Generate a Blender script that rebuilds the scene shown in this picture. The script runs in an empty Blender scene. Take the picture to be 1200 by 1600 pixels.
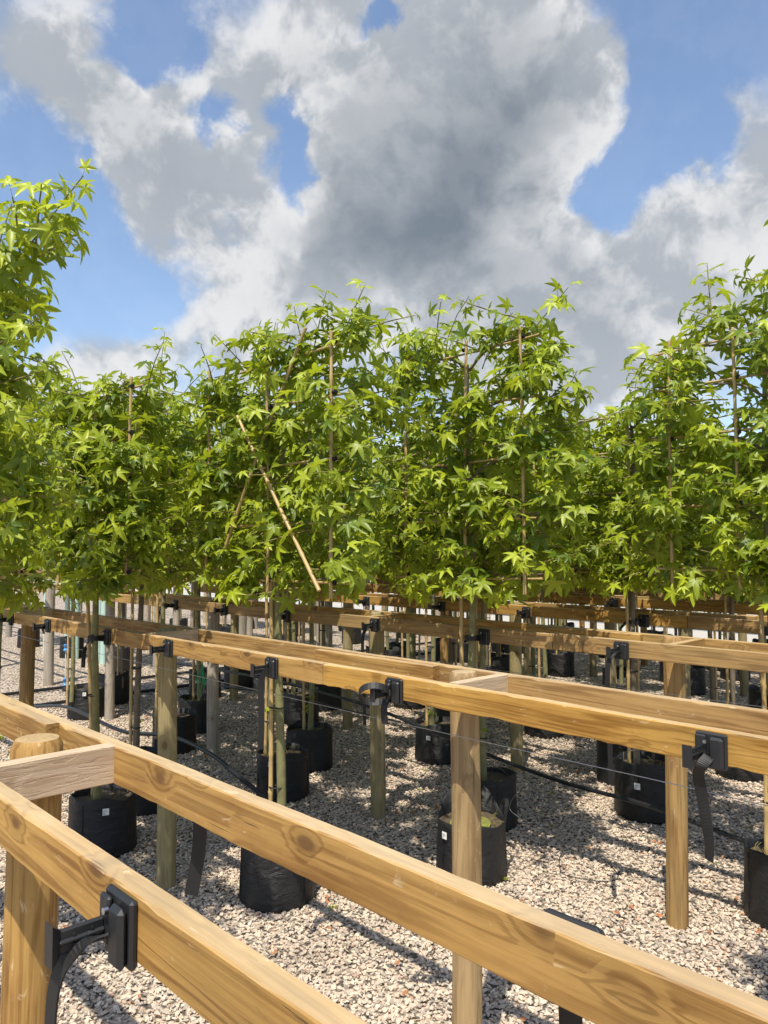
import bpy, math, random
import numpy as np
from mathutils import Matrix, Vector, Euler

R_ = math.radians
S = bpy.context.scene
COL = S.collection

# ------------------------------------------------------------------ camera
cam_d = bpy.data.cameras.new("camera")
cam_d.sensor_fit = 'VERTICAL'
cam_d.sensor_height = 24.0
cam_d.lens = 18.0
cam_d.clip_start = 0.02
cam_d.clip_end = 3000
cam = bpy.data.objects.new("camera", cam_d)
COL.objects.link(cam)
cam.location = (0, 0, 1.75)
cam.rotation_euler = (R_(92.86), 0, R_(46.2))
S.camera = cam

# ------------------------------------------------------------------ light
SUN_TO = Vector((0.55, -1.0, 2.2)).normalized()          # towards the sun: behind the camera, high
sun_d = bpy.data.lights.new("sun", 'SUN')
sun_d.energy = 4.7
sun_d.angle = R_(0.53)
sun_d.color = (1.0, 0.93, 0.80)
sun = bpy.data.objects.new("sun", sun_d)
COL.objects.link(sun)
sun.rotation_euler = SUN_TO.to_track_quat('Z', 'Y').to_euler()

S.view_settings.view_transform = 'Standard'
S.view_settings.look = 'None'
S.view_settings.exposure = 0.45
S.view_settings.gamma = 1.0
S.view_settings.use_curve_mapping = False
try:
    S.cycles.max_bounces = 4
    S.cycles.diffuse_bounces = 2
    S.cycles.glossy_bounces = 2
    S.cycles.transmission_bounces = 3
    S.cycles.transparent_max_bounces = 4
    S.cycles.use_denoising = True
except Exception:
    pass


class NT:
    """small node-tree helper"""
    def __init__(s, nt):
        s.nt = nt

    def n(s, typ, ins=None, **props):
        nd = s.nt.nodes.new(typ)
        for k, v in props.items():
            setattr(nd, k, v)
        for k, v in (ins or {}).items():
            s.set(nd.inputs[k], v)
        return nd

    def set(s, sock, v):
        if isinstance(v, bpy.types.NodeSocket):
            s.nt.links.new(v, sock)
        else:
            sock.default_value = v

    def math(s, op, a, b=None, c=None, clamp=False):
        nd = s.nt.nodes.new('ShaderNodeMath')
        nd.operation = op
        nd.use_clamp = clamp
        for i, v in enumerate((a, b, c)):
            if v is not None:
                s.set(nd.inputs[i], v)
        return nd.outputs[0]

    def vmath(s, op, a, b=None):
        nd = s.nt.nodes.new('ShaderNodeVectorMath')
        nd.operation = op
        s.set(nd.inputs[0], a)
        if b is not None:
            s.set(nd.inputs[1], b)
        return nd.outputs['Value'] if op in ('DISTANCE', 'LENGTH', 'DOT_PRODUCT') else nd.outputs[0]

    def smooth(s, v, a, b, lo=0.0, hi=1.0, kind='SMOOTHSTEP'):
        nd = s.nt.nodes.new('ShaderNodeMapRange')
        nd.interpolation_type = kind
        s.set(nd.inputs[0], v)
        nd.inputs[1].default_value = a
        nd.inputs[2].default_value = b
        nd.inputs[3].default_value = lo
        nd.inputs[4].default_value = hi
        return nd.outputs[0]

    def mix(s, f, a, b, blend='MIX'):
        nd = s.nt.nodes.new('ShaderNodeMix')
        nd.data_type = 'RGBA'
        nd.blend_type = blend
        s.set(nd.inputs[0], f)
        s.set(nd.inputs[6], c4(a))
        s.set(nd.inputs[7], c4(b))
        return nd.outputs[2]

    def ramp(s, f, stops, interp='LINEAR'):
        nd = s.nt.nodes.new('ShaderNodeValToRGB')
        nd.color_ramp.interpolation = interp
        el = nd.color_ramp.elements
        while len(el) < len(stops):
            el.new(0.5)
        for e, (p, c) in zip(el, stops):
            e.position = p
            e.color = c4(c)
        s.set(nd.inputs[0], f)
        return nd.outputs[0]

    def noise(s, vec, scale, detail=4.0, rough=0.55, dist=0.0):
        return s.n('ShaderNodeTexNoise', {'Vector': vec, 'Scale': scale, 'Detail': detail,
                                          'Roughness': rough, 'Distortion': dist})


def c4(c):
    if isinstance(c, bpy.types.NodeSocket):
        return c
    if isinstance(c, (int, float)):
        return (c, c, c, 1)
    return tuple(c) if len(c) == 4 else (c[0], c[1], c[2], 1)


# ------------------------------------------------------------------ sky with broken cumulus
def build_world():
    w = bpy.data.worlds.new("World")
    S.world = w
    w.use_nodes = True
    w.cycles.sampling_method = 'MANUAL'
    w.cycles.sample_map_resolution = 256
    nt = w.node_tree
    nt.nodes.clear()
    T = NT(nt)
    out = T.n('ShaderNodeOutputWorld')
    dirv = T.n('ShaderNodeTexCoord').outputs['Generated']
    sky = T.n('ShaderNodeTexSky', sky_type='NISHITA', sun_disc=False)
    sky.sun_elevation = math.asin(SUN_TO.z)
    sky.sun_rotation = math.atan2(SUN_TO.x, SUN_TO.y)
    sky.altitude = 50
    sky.air_density = 1.0
    sky.dust_density = 0.8
    sky.ozone_density = 1.6
    # cloud cover as a function of direction: warped billows on broad masses
    wn = T.noise(dirv, 4.5, 3.0, 0.6).outputs['Color']
    warp = T.vmath('SCALE', T.vmath('SUBTRACT', wn, (0.5, 0.5, 0.5)))
    warp.node.inputs['Scale'].default_value = 0.07
    v = T.vmath('ADD', dirv, warp)
    billow = T.noise(v, 6.5, 6.0, 0.60)
    fine = billow.outputs['Fac']
    shifted = T.noise(T.vmath('ADD', v, (SUN_TO.x * 0.012, SUN_TO.y * 0.012, 0.03)), 6.5, 5.0, 0.60).outputs['Fac']
    big = T.noise(dirv, 2.1, 2.0, 0.5).outputs['Fac']
    acc = T.math('MULTIPLY_ADD', T.math('SUBTRACT', big, 0.5), 0.9, -0.05)
    acc = T.math('MULTIPLY_ADD', T.math('SUBTRACT', fine, 0.5), 0.85, acc)
    elev = T.n('ShaderNodeSeparateXYZ', {0: dirv}).outputs[2]
    acc = T.math('ADD', acc, T.smooth(elev, 0.42, 0.12, 0.0, 0.26))      # cumulus stack up towards the horizon

    w2 = T.vmath('SCALE', T.vmath('SUBTRACT', billow.outputs['Color'], (0.5, 0.5, 0.5)))
    w2.node.inputs['Scale'].default_value = 0.20
    vb = T.vmath('ADD', v, w2)

    def blobs(lst, start):
        q = start
        for az, el, sg, amp in lst:
            a, e = R_(az), R_(el)
            c = (math.sin(a) * math.cos(e), math.cos(a) * math.cos(e), math.sin(e))
            q = T.math('ADD', q, T.smooth(T.vmath('DISTANCE', vb, c), 0.0, sg * 1.45, amp, 0.0))
        return q
    f0 = blobs(CLOUDS, acc)
    dens = T.smooth(f0, 0.08, 0.58)
    shade = blobs(SHADE, T.smooth(f0, 0.55, 1.7, 0.0, 0.35))
    lit = T.smooth(T.math('SUBTRACT', fine, shifted), -0.075, 0.085)
    lit = T.math('MULTIPLY', lit, T.smooth(f0, 1.6, 0.5, 0.45, 1.0))
    edge = T.mix(lit, (0.62, 0.665, 0.72), (1.12, 1.12, 1.12))
    core = T.mix(lit, (0.27, 0.32, 0.375), (0.44, 0.48, 0.53))
    ccol = T.mix(T.math('MINIMUM', shade, 1.0), edge, core)
    bg1 = T.n('ShaderNodeBackground', {'Color': sky.outputs[0], 'Strength': SKY_K})
    bg2 = T.n('ShaderNodeBackground', {'Color': ccol, 'Strength': CLOUD_K})
    mx = T.n('ShaderNodeMixShader', {0: T.math('MULTIPLY_ADD', dens, 0.90, 0.06), 1: bg1.outputs[0], 2: bg2.outputs[0]})
    nt.links.new(mx.outputs[0], out.inputs[0])


SHADE = [  # grey undersides of the thick cloud: azimuth, elevation, angular size, weight
    (-44.5, 24.0, .10, .55), (-38.5, 26.0, .09, .35), (-41.5, 21.8, .08, .30), (-35.5, 28.0, .07, .15), (-70.3, 29.5, .07, .10),
    (-59.5, 22.6, .05, .22), (-53.5, 32.5, .05, .15), (-38.0, 30.5, .08, .15)]
SKY_K = 0.15
CLOUD_K = 0.55
CLOUDS = [  # azimuth, elevation (degrees), angular size, weight
    (-44.2, 33.5, 0.143, 0.69), (-37.9, 28.8, 0.171, 0.77), (-45.2, 25.1, 0.139, 0.77), (-33.6, 32.8, 0.099, 0.52),
    (-29.6, 29.5, 0.075, 0.65), (-41.3, 21.7, 0.157, 0.43), (-54.0, 34.6, 0.105, 0.52), (-70.3, 31.5, 0.114, 0.56),
    (-63.8, 28.3, 0.110, 0.60), (-60.1, 24.6, 0.115, 0.65), (-55.4, 27.2, 0.075, 0.43), (-51.5, 21.2, 0.095, 0.52),
    (-60.4, 17.3, 0.102, 0.56), (-46.2, 17.3, 0.178, 0.43), (-35.6, 18.8, 0.173, 0.43), (-27.5, 19.4, 0.144, 0.52),
    (-21.1, 22.6, 0.107, 0.60), (-32.0, 14.6, 0.134, 0.43), (-67.8, 13.2, 0.084, 0.43), (-19.8, 28.0, 0.041, 0.30),
    (-63.4, 33.6, 0.055, -0.95), (-47.1, 35.8, 0.034, -1.10), (-71.4, 25.2, 0.077, -0.40), (-71.6, 19.4, 0.115, -0.55),
    (-64.9, 20.3, 0.075, -0.40), (-52.3, 26.0, 0.055, -1.10), (-51.8, 30.6, 0.050, -0.95), (-23.3, 32.0, 0.114, -0.70),
    (-26.8, 26.4, 0.080, -0.90), (-30.6, 24.2, 0.048, -0.90), (-58.3, 29.2, 0.034, -0.85), (-66.2, 16.4, 0.046, -0.30)]
build_world()


# ------------------------------------------------------------------ materials
def new_mat(name):
    m = bpy.data.materials.new(name)
    m.use_nodes = True
    m.node_tree.nodes.clear()
    T = NT(m.node_tree)
    out = T.n('ShaderNodeOutputMaterial')
    p = T.n('ShaderNodeBsdfPrincipled')
    m.node_tree.links.new(p.outputs[0], out.inputs[0])
    return m, T, p, out


def simple(name, col, rough=0.5, var=0.15, scale=20, bump=0.0, spec=0.5, metal=0.0):
    m, T, p, out = new_mat(name)
    tc = T.n('ShaderNodeTexCoord').outputs['Object']
    nz = T.noise(tc, scale, 5).outputs['Fac']
    c = T.mix(nz, tuple(x * (1 - var) for x in col), tuple(min(1, x * (1 + var)) for x in col))
    T.set(p.inputs['Base Color'], c)
    p.inputs['Roughness'].default_value = rough
    p.inputs['Specular IOR Level'].default_value = spec
    p.inputs['Metallic'].default_value = metal
    if bump:
        b = T.n('ShaderNodeBump', {'Strength': bump, 'Distance': 0.002, 'Height': nz})
        T.set(p.inputs['Normal'], b.outputs[0])
    return m


def wood(name, light, dark, bleach, axis='X', green=0.0, sawn=0.0, bl=0.65):
    """pine: ring pattern, fibres, knots, stains; grain runs along the local axis"""
    m, T, p, out = new_mat(name)
    tc = T.n('ShaderNodeTexCoord').outputs['Object']
    oi = T.n('ShaderNodeObjectInfo').outputs['Random']
    if axis == 'Z':
        sp = T.n('ShaderNodeSeparateXYZ', {0: tc})
        tc = T.n('ShaderNodeCombineXYZ', {0: sp.outputs[2], 1: sp.outputs[0], 2: sp.outputs[1]}).outputs[0]
    off = T.n('ShaderNodeCombineXYZ', {0: T.math('MULTIPLY', oi, 37.0), 1: T.math('MULTIPLY', oi, 0.11),
                                       2: T.math('MULTIPLY_ADD', oi, 0.17, -0.09)}).outputs[0]
    v = T.vmath('ADD', tc, off)
    # knots: pull the rings round themselves
    kv = T.vmath('MULTIPLY', v, (7.0, 3.0, 14.0))
    vor = T.n('ShaderNodeTexVoronoi', {'Vector': kv, 'Scale': 1.0})
    kd = vor.outputs['Distance']
    pick = T.smooth(T.n('ShaderNodeSeparateColor', {0: vor.outputs['Color']}).outputs[0], 0.66, 0.68)
    knot = T.math('MULTIPLY', T.smooth(kd, 0.20, 0.11), pick)
    halo = T.math('MULTIPLY', T.smooth(kd, 0.50, 0.14), pick)
    gv = T.vmath('MULTIPLY', v, (0.55, 11.0, 11.0))
    nz = T.noise(gv, 1.6, 3, 0.5, 0.4).outputs['Fac']
    rings = T.math('SINE', T.math('MULTIPLY', T.math('ADD', nz, T.math('MULTIPLY', halo, 0.22)), 46.0))
    rings = T.smooth(rings, -0.35, 1.0)
    fib = T.noise(T.vmath('MULTIPLY', v, (2.6, 105, 105)), 1.0, 5, 0.72).outputs['Fac']
    blot = T.noise(T.vmath('MULTIPLY', v, (2.2, 6, 6)), 1.3, 5, 0.6).outputs['Fac']
    f = T.math('MULTIPLY_ADD', rings, 0.42, T.smooth(fib, 0.36, 0.66, 0.0, 0.34))
    f = T.math('ADD', f, T.smooth(blot, 0.38, 0.7, 0, 0.36), clamp=True)
    col = T.mix(f, light, dark)
    col = T.mix(T.math('MULTIPLY', halo, 0.35), col, tuple(x * .62 for x in dark))
    col = T.mix(T.math('MULTIPLY', knot, 0.72), col, (0.11, 0.05, 0.02))
    # weathering: upper faces are bleached, patches stained greenish by the treatment
    nrm = T.n('ShaderNodeNewGeometry').outputs['Normal']
    nzc = T.n('ShaderNodeSeparateXYZ', {0: nrm}).outputs[2]
    up = T.math('MULTIPLY', T.smooth(nzc, 0.6, 0.95), T.smooth(blot, 0.15, 0.6, bl, bl * 0.55))
    bc = T.mix(T.math('MULTIPLY', fib, 0.8), bleach, tuple(x * .7 for x in bleach))
    col = T.mix(up, col, bc)
    st = T.noise(T.vmath('MULTIPLY', v, (1.1, 3, 3)), 2.0, 4, 0.6).outputs['Fac']
    col = T.mix(T.smooth(st, 0.48, 0.78, 0, 0.25 + green), col, (0.17, 0.16, 0.07))
    chk = T.noise(T.vmath('MULTIPLY', v, (2.6, 95, 95)), 1.0, 3, 0.6, 0.3).outputs['Fac']
    check = T.math('MULTIPLY', T.smooth(chk, 0.335, 0.29), T.smooth(blot, 0.40, 0.55))
    col = T.mix(T.math('MULTIPLY', check, 0.75), col, (0.07, 0.04, 0.018))
    scf = T.noise(T.vmath('MULTIPLY', v, (14, 34, 34)), 1.0, 5, 0.7, 0.5).outputs['Fac']
    col = T.mix(T.smooth(scf, 0.62, 0.70, 0, 0.38), col, tuple(min(1, q * 1.25) for q in bleach))
    col = T.mix(T.smooth(scf, 0.36, 0.28, 0, 0.30), col, tuple(q * .5 for q in dark))
    hv = T.n('ShaderNodeHueSaturation', {'Hue': 0.5, 'Saturation': T.math('MULTIPLY_ADD', oi, 0.14, 0.93),
                                         'Value': T.math('MULTIPLY_ADD', oi, 0.18, 0.90), 'Color': col})
    T.set(p.inputs['Base Color'], hv.outputs[0])
    T.set(p.inputs['Roughness'], T.math('MULTIPLY_ADD', fib, 0.25, 0.55))
    p.inputs['Specular IOR Level'].default_value = 0.28
    h = T.math('MULTIPLY_ADD', fib, 0.6, T.math('MULTIPLY', rings, 0.25))
    h = T.math('SUBTRACT', h, T.math('MULTIPLY', check, 0.8))
    if sawn:
        cr = T.noise(T.vmath('MULTIPLY', v, (9, 60, 60)), 1.0, 5, 0.7, 0.8).outputs['Fac']
        h = T.math('MULTIPLY_ADD', T.smooth(cr, 0.40, 0.5), sawn, h)
        dk = T.math('MULTIPLY', T.smooth(cr, 0.42, 0.36), 0.5 * sawn)
        T.set(p.inputs['Base Color'], T.mix(dk, hv.outputs[0], (0.2, 0.12, 0.06)))
    b = T.n('ShaderNodeBump', {'Strength': 0.55, 'Distance': 0.0016, 'Height': h})
    T.set(p.inputs['Normal'], b.outputs[0])
    return m


def leaf_mat(name, young, old, trans=0.38):
    m, T, p, out = new_mat(name)
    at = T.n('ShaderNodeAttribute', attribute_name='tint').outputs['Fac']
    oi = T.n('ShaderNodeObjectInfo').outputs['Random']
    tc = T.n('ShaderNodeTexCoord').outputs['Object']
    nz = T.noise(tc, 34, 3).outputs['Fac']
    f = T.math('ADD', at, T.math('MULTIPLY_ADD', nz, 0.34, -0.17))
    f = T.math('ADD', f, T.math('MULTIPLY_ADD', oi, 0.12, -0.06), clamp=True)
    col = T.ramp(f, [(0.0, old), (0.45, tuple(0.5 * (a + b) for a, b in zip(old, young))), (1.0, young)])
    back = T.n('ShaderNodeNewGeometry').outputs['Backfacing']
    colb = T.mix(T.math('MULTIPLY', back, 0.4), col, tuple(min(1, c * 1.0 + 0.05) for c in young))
    T.set(p.inputs['Base Color'], colb)
    p.inputs['Roughness'].default_value = 0.42
    p.inputs['Specular IOR Level'].default_value = 0.42
    tr = T.n('ShaderNodeBsdfTranslucent', {'Color': T.mix(0.5, col, (0.62, 0.72, 0.03))})
    mx = T.n('ShaderNodeMixShader', {0: trans, 1: p.outputs[0], 2: tr.outputs[0]})
    m.node_tree.links.new(mx.outputs[0], out.inputs[0])
    return m


def gravel_ground():
    m, T, p, out = new_mat("gravel_bed")
    tc = T.n('ShaderNodeTexCoord').outputs['Object']
    vo = T.n('ShaderNodeTexVoronoi', {'Vector': tc, 'Scale': 42.0, 'Randomness': 1.0})
    sc = T.n('ShaderNodeSeparateColor', {0: vo.outputs['Color']}).outputs[0]
    col = T.ramp(sc, PEB)
    gap = T.smooth(vo.outputs['Distance'], 0.3, 0.75)
    col = T.mix(gap, col, (0.07, 0.06, 0.05))
    big = T.noise(tc, 1.1, 5).outputs['Fac']
    col = T.mix(T.smooth(big, 0.5, 0.8, 0, 0.35), col, (0.2, 0.15, 0.11))
    T.set(p.inputs['Base Color'], col)
    p.inputs['Roughness'].default_value = 0.85
    b = T.n('ShaderNodeBump', {'Strength': 1.0, 'Distance': 0.012, 'Height': T.math('SUBTRACT', 1.0, vo.outputs['Distance'])})
    T.set(p.inputs['Normal'], b.outputs[0])
    return m


PEB = [(0.0, (0.260, 0.217, 0.181)), (0.16, (0.498, 0.413, 0.321)), (0.34, (0.637, 0.515, 0.390)), (0.5, (0.438, 0.367, 0.298)),
       (0.64, (0.697, 0.570, 0.433)), (0.78, (0.559, 0.416, 0.301)), (0.9, (0.777, 0.651, 0.519)), (1.0, (0.459, 0.281, 0.177))]


def pebble_mat():
    m, T, p, out = new_mat("crushed_stone")
    oi = T.n('ShaderNodeObjectInfo').outputs['Random']
    tc = T.n('ShaderNodeTexCoord').outputs['Object']
    nz = T.noise(tc, 60, 4).outputs['Fac']
    col = T.ramp(oi, PEB)
    loc = T.n('ShaderNodeObjectInfo').outputs['Location']
    pt = T.noise(loc, 1.6, 4, 0.6).outputs['Fac']
    col = T.mix(T.smooth(nz, 0.3, 0.75, 0, 0.4), col, (0.24, 0.22, 0.2))
    col = T.mix(T.smooth(pt, 0.52, 0.74, 0, 0.42), col, (0.19, 0.145, 0.10))
    T.set(p.inputs['Base Color'], col)
    p.inputs['Roughness'].default_value = 0.8
    return m


M = {}
M['wood_new'] = wood("treated_pine", (0.47, 0.275, 0.082), (0.20, 0.096, 0.024), (0.60, 0.485, 0.32), bl=0.85)
M['wood_rough'] = wood("rough_sawn_pine", (0.60, 0.46, 0.31), (0.43, 0.29, 0.175), (0.64, 0.54, 0.40), sawn=0.9)
M['wood_far'] = wood("older_treated_pine", (0.45, 0.275, 0.095), (0.21, 0.115, 0.038), (0.55, 0.45, 0.29), green=0.16, bl=0.8)
M['post_new'] = wood("round_post_pine", (0.45, 0.27, 0.085), (0.21, 0.105, 0.030), (0.60, 0.50, 0.33), axis='Z', green=0.1)
M['post_old'] = wood("weathered_post", (0.34, 0.275, 0.145), (0.19, 0.15, 0.075), (0.5, 0.44, 0.33), axis='Z', green=0.3)
M['post_mid'] = wood("brown_post", (0.40, 0.275, 0.135), (0.215, 0.135, 0.062), (0.58, 0.48, 0.33), axis='Z', green=0.05)
M['post_grey'] = wood("grey_post", (0.40, 0.35, 0.29), (0.24, 0.205, 0.165), (0.45, 0.41, 0.36), axis='Z', green=0.1)
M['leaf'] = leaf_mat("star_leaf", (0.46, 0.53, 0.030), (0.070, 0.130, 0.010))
M['hedge_leaf'] = leaf_mat("hedge_leaf", (0.14, 0.22, 0.04), (0.04, 0.08, 0.02), 0.2)
M['bamboo'] = simple("bamboo", (0.42, 0.295, 0.125), 0.45, 0.45, 9, 0.2)
M['bark'] = simple("young_bark", (0.185, 0.175, 0.075), 0.75, 0.55, 26, 0.5)
M['bark_grey'] = simple("old_bark", (0.16, 0.13, 0.09), 0.85, 0.45, 30, 0.6)
M['twig'] = simple("green_twig", (0.20, 0.17, 0.05), 0.6, 0.4, 30)
M['plastic'] = simple("black_plastic", (0.014, 0.0145, 0.016), 0.5, 0.3, 60, 0.15)
M['rubber'] = simple("black_rubber_strap", (0.009, 0.009, 0.0095), 0.6, 0.3, 80, 0.1)
M['hose'] = simple("black_hose", (0.014, 0.015, 0.017), 0.32, 0.3, 30)
M['soil'] = simple("potting_soil", (0.075, 0.055, 0.032), 0.95, 0.6, 40, 0.8)
M['moss'] = simple("moss", (0.16, 0.17, 0.03), 0.9, 0.5, 60, 0.8)
M['tag'] = simple("white_tag", (0.78, 0.77, 0.74), 0.5, 0.05, 20)
M['ink'] = simple("tag_print", (0.25, 0.25, 0.25), 0.6, 0.1, 20)
M['wire'] = simple("galvanised_wire", (0.45, 0.45, 0.45), 0.35, 0.2, 40, metal=0.8)
M['steel'] = simple("screw_steel", (0.55, 0.55, 0.55), 0.3, 0.1, 40, metal=1.0)
M['blue'] = simple("blue_plastic", (0.06, 0.26, 0.62), 0.4, 0.1, 30)
M['clear'] = simple("pale_rod", (0.55, 0.66, 0.72), 0.3, 0.1, 30)
M['twine'] = simple("green_twine", (0.03, 0.28, 0.13), 0.7, 0.2, 60)
M['teal'] = simple("pale_teal_tube", (0.42, 0.58, 0.52), 0.5, 0.15, 12)
M['white_paint'] = simple("white_cladding", (0.75, 0.75, 0.73), 0.5, 0.05, 5)
M['roof'] = simple("grey_roof_sheet", (0.22, 0.23, 0.24), 0.5, 0.1, 4)
M['glass'] = simple("greenhouse_glass", (0.30, 0.40, 0.38), 0.15, 0.1, 3)
M['concrete'] = simple("pale_yard", (0.40, 0.38, 0.345), 0.9, 0.14, 2.0, 0.2)
M['deadleaf'] = simple("fallen_leaf", (0.33, 0.13, 0.05), 0.8, 0.6, 1.5)
M['fence'] = wood("fence_board", (0.40, 0.30, 0.22), (0.28, 0.20, 0.14), (0.45, 0.38, 0.30))
M['gravel'] = gravel_ground()
M['stone'] = pebble_mat()


def fabric():
    m, T, p, out = new_mat("woven_black_fabric")
    tc = T.n('ShaderNodeTexCoord').outputs['Object']
    nz = T.noise(tc, 9, 5, 0.6).outputs['Fac']
    wv = T.n('ShaderNodeTexWave', {'Vector': tc, 'Scale': 60.0, 'Distortion': 1.5}, bands_direction='Z').outputs['Fac']
    T.set(p.inputs['Base Color'], T.mix(nz, (0.0045, 0.0045, 0.005), (0.012, 0.012, 0.013)))
    dust = T.smooth(T.n('ShaderNodeSeparateXYZ', {0: tc}).outputs[2], 0.06, 0.0, 0, 0.35)
    T.set(p.inputs['Roughness'], T.math('MULTIPLY_ADD', nz, 0.3, 0.36))
    cr = T.noise(T.vmath('MULTIPLY', tc, (1, 1, 2.2)), 11, 4, 0.55, 0.6).outputs['Fac']
    h = T.math('MULTIPLY_ADD', wv, 0.06, cr)
    b = T.n('ShaderNodeBump', {'Strength': 0.7, 'Distance': 0.02, 'Height': h})
    T.set(p.inputs['Normal'], b.outputs[0])
    return m


M['fabric'] = fabric()


# ------------------------------------------------------------------ mesh helpers
class MB:
    def __init__(s):
        s.v, s.f, s.sm = [], [], []

    def add(s, verts, faces, smooth=False):
        o = len(s.v)
        s.v.extend([tuple(a) for a in verts])
        for f in faces:
            s.f.append([i + o for i in f])
            s.sm.append(smooth)
        return s

    def box(s, c, d, rot=None, bev=0.0):
        hx, hy, hz = d[0] / 2, d[1] / 2, d[2] / 2
        if bev <= 0:
            vs = [Vector((x * hx, y * hy, z * hz)) for x in (-1, 1) for y in (-1, 1) for z in (-1, 1)]
            fs = [(0, 1, 3, 2), (4, 6, 7, 5), (0, 4, 5, 1), (2, 3, 7, 6), (0, 2, 6, 4), (1, 5, 7, 3)]
        else:
            b = min(bev, hx * .9, hy * .9, hz * .9)
            vs, idx = [], {}
            for x in (-1, 1):
                for y in (-1, 1):
                    for z in (-1, 1):
                        for a in range(3):
                            q = [x * (hx - b), y * (hy - b), z * (hz - b)]
                            q[a] = (x * hx, y * hy, z * hz)[a]
                            idx[(x, y, z, a)] = len(vs)
                            vs.append(Vector(q))
            fs = []
            for a in range(3):
                b1, b2 = (a + 1) % 3, (a + 2) % 3
                for sg in (-1, 1):
                    q = []
                    for (p1, p2) in ((-1, -1), (1, -1), (1, 1), (-1, 1)):
                        k = [0, 0, 0]
                        k[a], k[b1], k[b2] = sg, p1, p2
                        q.append(idx[(k[0], k[1], k[2], a)])
                    fs.append(q if sg > 0 else q[::-1])
            for a in range(3):          # edge strips parallel to axis a
                b1, b2 = (a + 1) % 3, (a + 2) % 3
                for p1 in (-1, 1):
                    for p2 in (-1, 1):
                        def key(t, w):
                            k = [0, 0, 0]
                            k[a], k[b1], k[b2] = t, p1, p2
                            return idx[(k[0], k[1], k[2], w)]
                        q = [key(-1, b1), key(1, b1), key(1, b2), key(-1, b2)]
                        fs.append(q if p1 * p2 > 0 else q[::-1])
            for x in (-1, 1):
                for y in (-1, 1):
                    for z in (-1, 1):
                        q = [idx[(x, y, z, 0)], idx[(x, y, z, 1)], idx[(x, y, z, 2)]]
                        fs.append(q if x * y * z > 0 else q[::-1])
        mt = Matrix.Translation(c) @ (rot.to_4x4() if rot is not None else Matrix.Identity(4))
        return s.add([mt @ q for q in vs], fs)

    def tube(s, pts, rad, n=8, cap=True, smooth=True):
        pts = [Vector(p) for p in pts]
        if not hasattr(rad, '__len__'):
            rad = [rad] * len(pts)
        vs, fs = [], []
        t0 = (pts[1] - pts[0]).normalized()
        ref = Vector((0, 0, 1)) if abs(t0.z) < 0.9 else Vector((1, 0, 0))
        u = t0.cross(ref).normalized()
        for i, p in enumerate(pts):
            t = (pts[min(i + 1, len(pts) - 1)] - pts[max(i - 1, 0)]).normalized()
            u = (u - t * u.dot(t)).normalized()
            w = t.cross(u)
            for k in range(n):
                a = 2 * math.pi * k / n
                vs.append(p + (u * math.cos(a) + w * math.sin(a)) * rad[i])
        for i in range(len(pts) - 1):
            for k in range(n):
                k2 = (k + 1) % n
                fs.append((i * n + k, i * n + k2, (i + 1) * n + k2, (i + 1) * n + k))
        s.add(vs, fs, smooth)
        if cap:
            m = (len(pts) - 1) * n
            s.add(vs[:n], [tuple(range(n))[::-1]])
            s.add(vs[m:], [tuple(range(n))])
        return s

    def ribbon(s, pts, wdir, w, th):
        """flat strap along pts; wdir: width direction (one vector or one per point)"""
        pts = [Vector(p) for p in pts]
        wd = [Vector(wdir)] * len(pts) if not isinstance(wdir, list) else [Vector(q) for q in wdir]
        vs, fs = [], []
        for i, p in enumerate(pts):
            t = (pts[min(i + 1, len(pts) - 1)] - pts[max(i - 1, 0)]).normalized()
            a = (wd[i] - t * wd[i].dot(t)).normalized()
            b = t.cross(a).normalized()
            for (x, y) in ((-1, -1), (1, -1), (1, 1), (-1, 1)):
                vs.append(p + a * (x * w / 2) + b * (y * th / 2))
        for i in range(len(pts) - 1):
            for k in range(4):
                k2 = (k + 1) % 4
                fs.append((i * 4 + k, i * 4 + k2, (i + 1) * 4 + k2, (i + 1) * 4 + k))
        m = (len(pts) - 1) * 4
        fs += [(3, 2, 1, 0), (m, m + 1, m + 2, m + 3)]
        return s.add(vs, fs)

    def mesh(s, name, m):
        me = bpy.data.meshes.new(name)
        me.from_pydata(s.v, [], s.f)
        me.polygons.foreach_set('use_smooth', s.sm)
        if m:
            me.materials.append(M[m])
        me.update()
        return me

    def build(s, name, m, parent=None, loc=None):
        return obj(name, s.mesh(name, m), parent, loc)


def obj(name, me, parent=None, loc=None):
    o = bpy.data.objects.new(name, me)
    COL.objects.link(o)
    if parent is not None:
        o.parent = parent
    if loc is not None:
        o.location = loc
    return o


def tag(o, label=None, cat=None, group=None, kind=None):
    for k, v in (('label', label), ('category', cat), ('group', group), ('kind', kind)):
        if v:
            o[k] = v
    return o


def thing(name, label, cat, loc=(0, 0, 0), rz=0.0, group=None):
    o = bpy.data.objects.new(name, None)
    o.empty_display_size = 0.1
    COL.objects.link(o)
    o.location = loc
    o.rotation_euler = (0, 0, rz)
    return tag(o, label, cat, group)


def copy_tree(o, parent=None):
    c = o.copy()
    COL.objects.link(c)
    c.parent = parent
    for ch in KIDS.get(o.name, []):
        copy_tree(ch, c)
    return c


KIDS = {}


def remember(root):
    """note children of a prototype once, so copying does not scan the scene"""
    KIDS.clear()
    for o in bpy.data.objects:
        if o.parent:
            KIDS.setdefault(o.parent.name, []).append(o)


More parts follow.
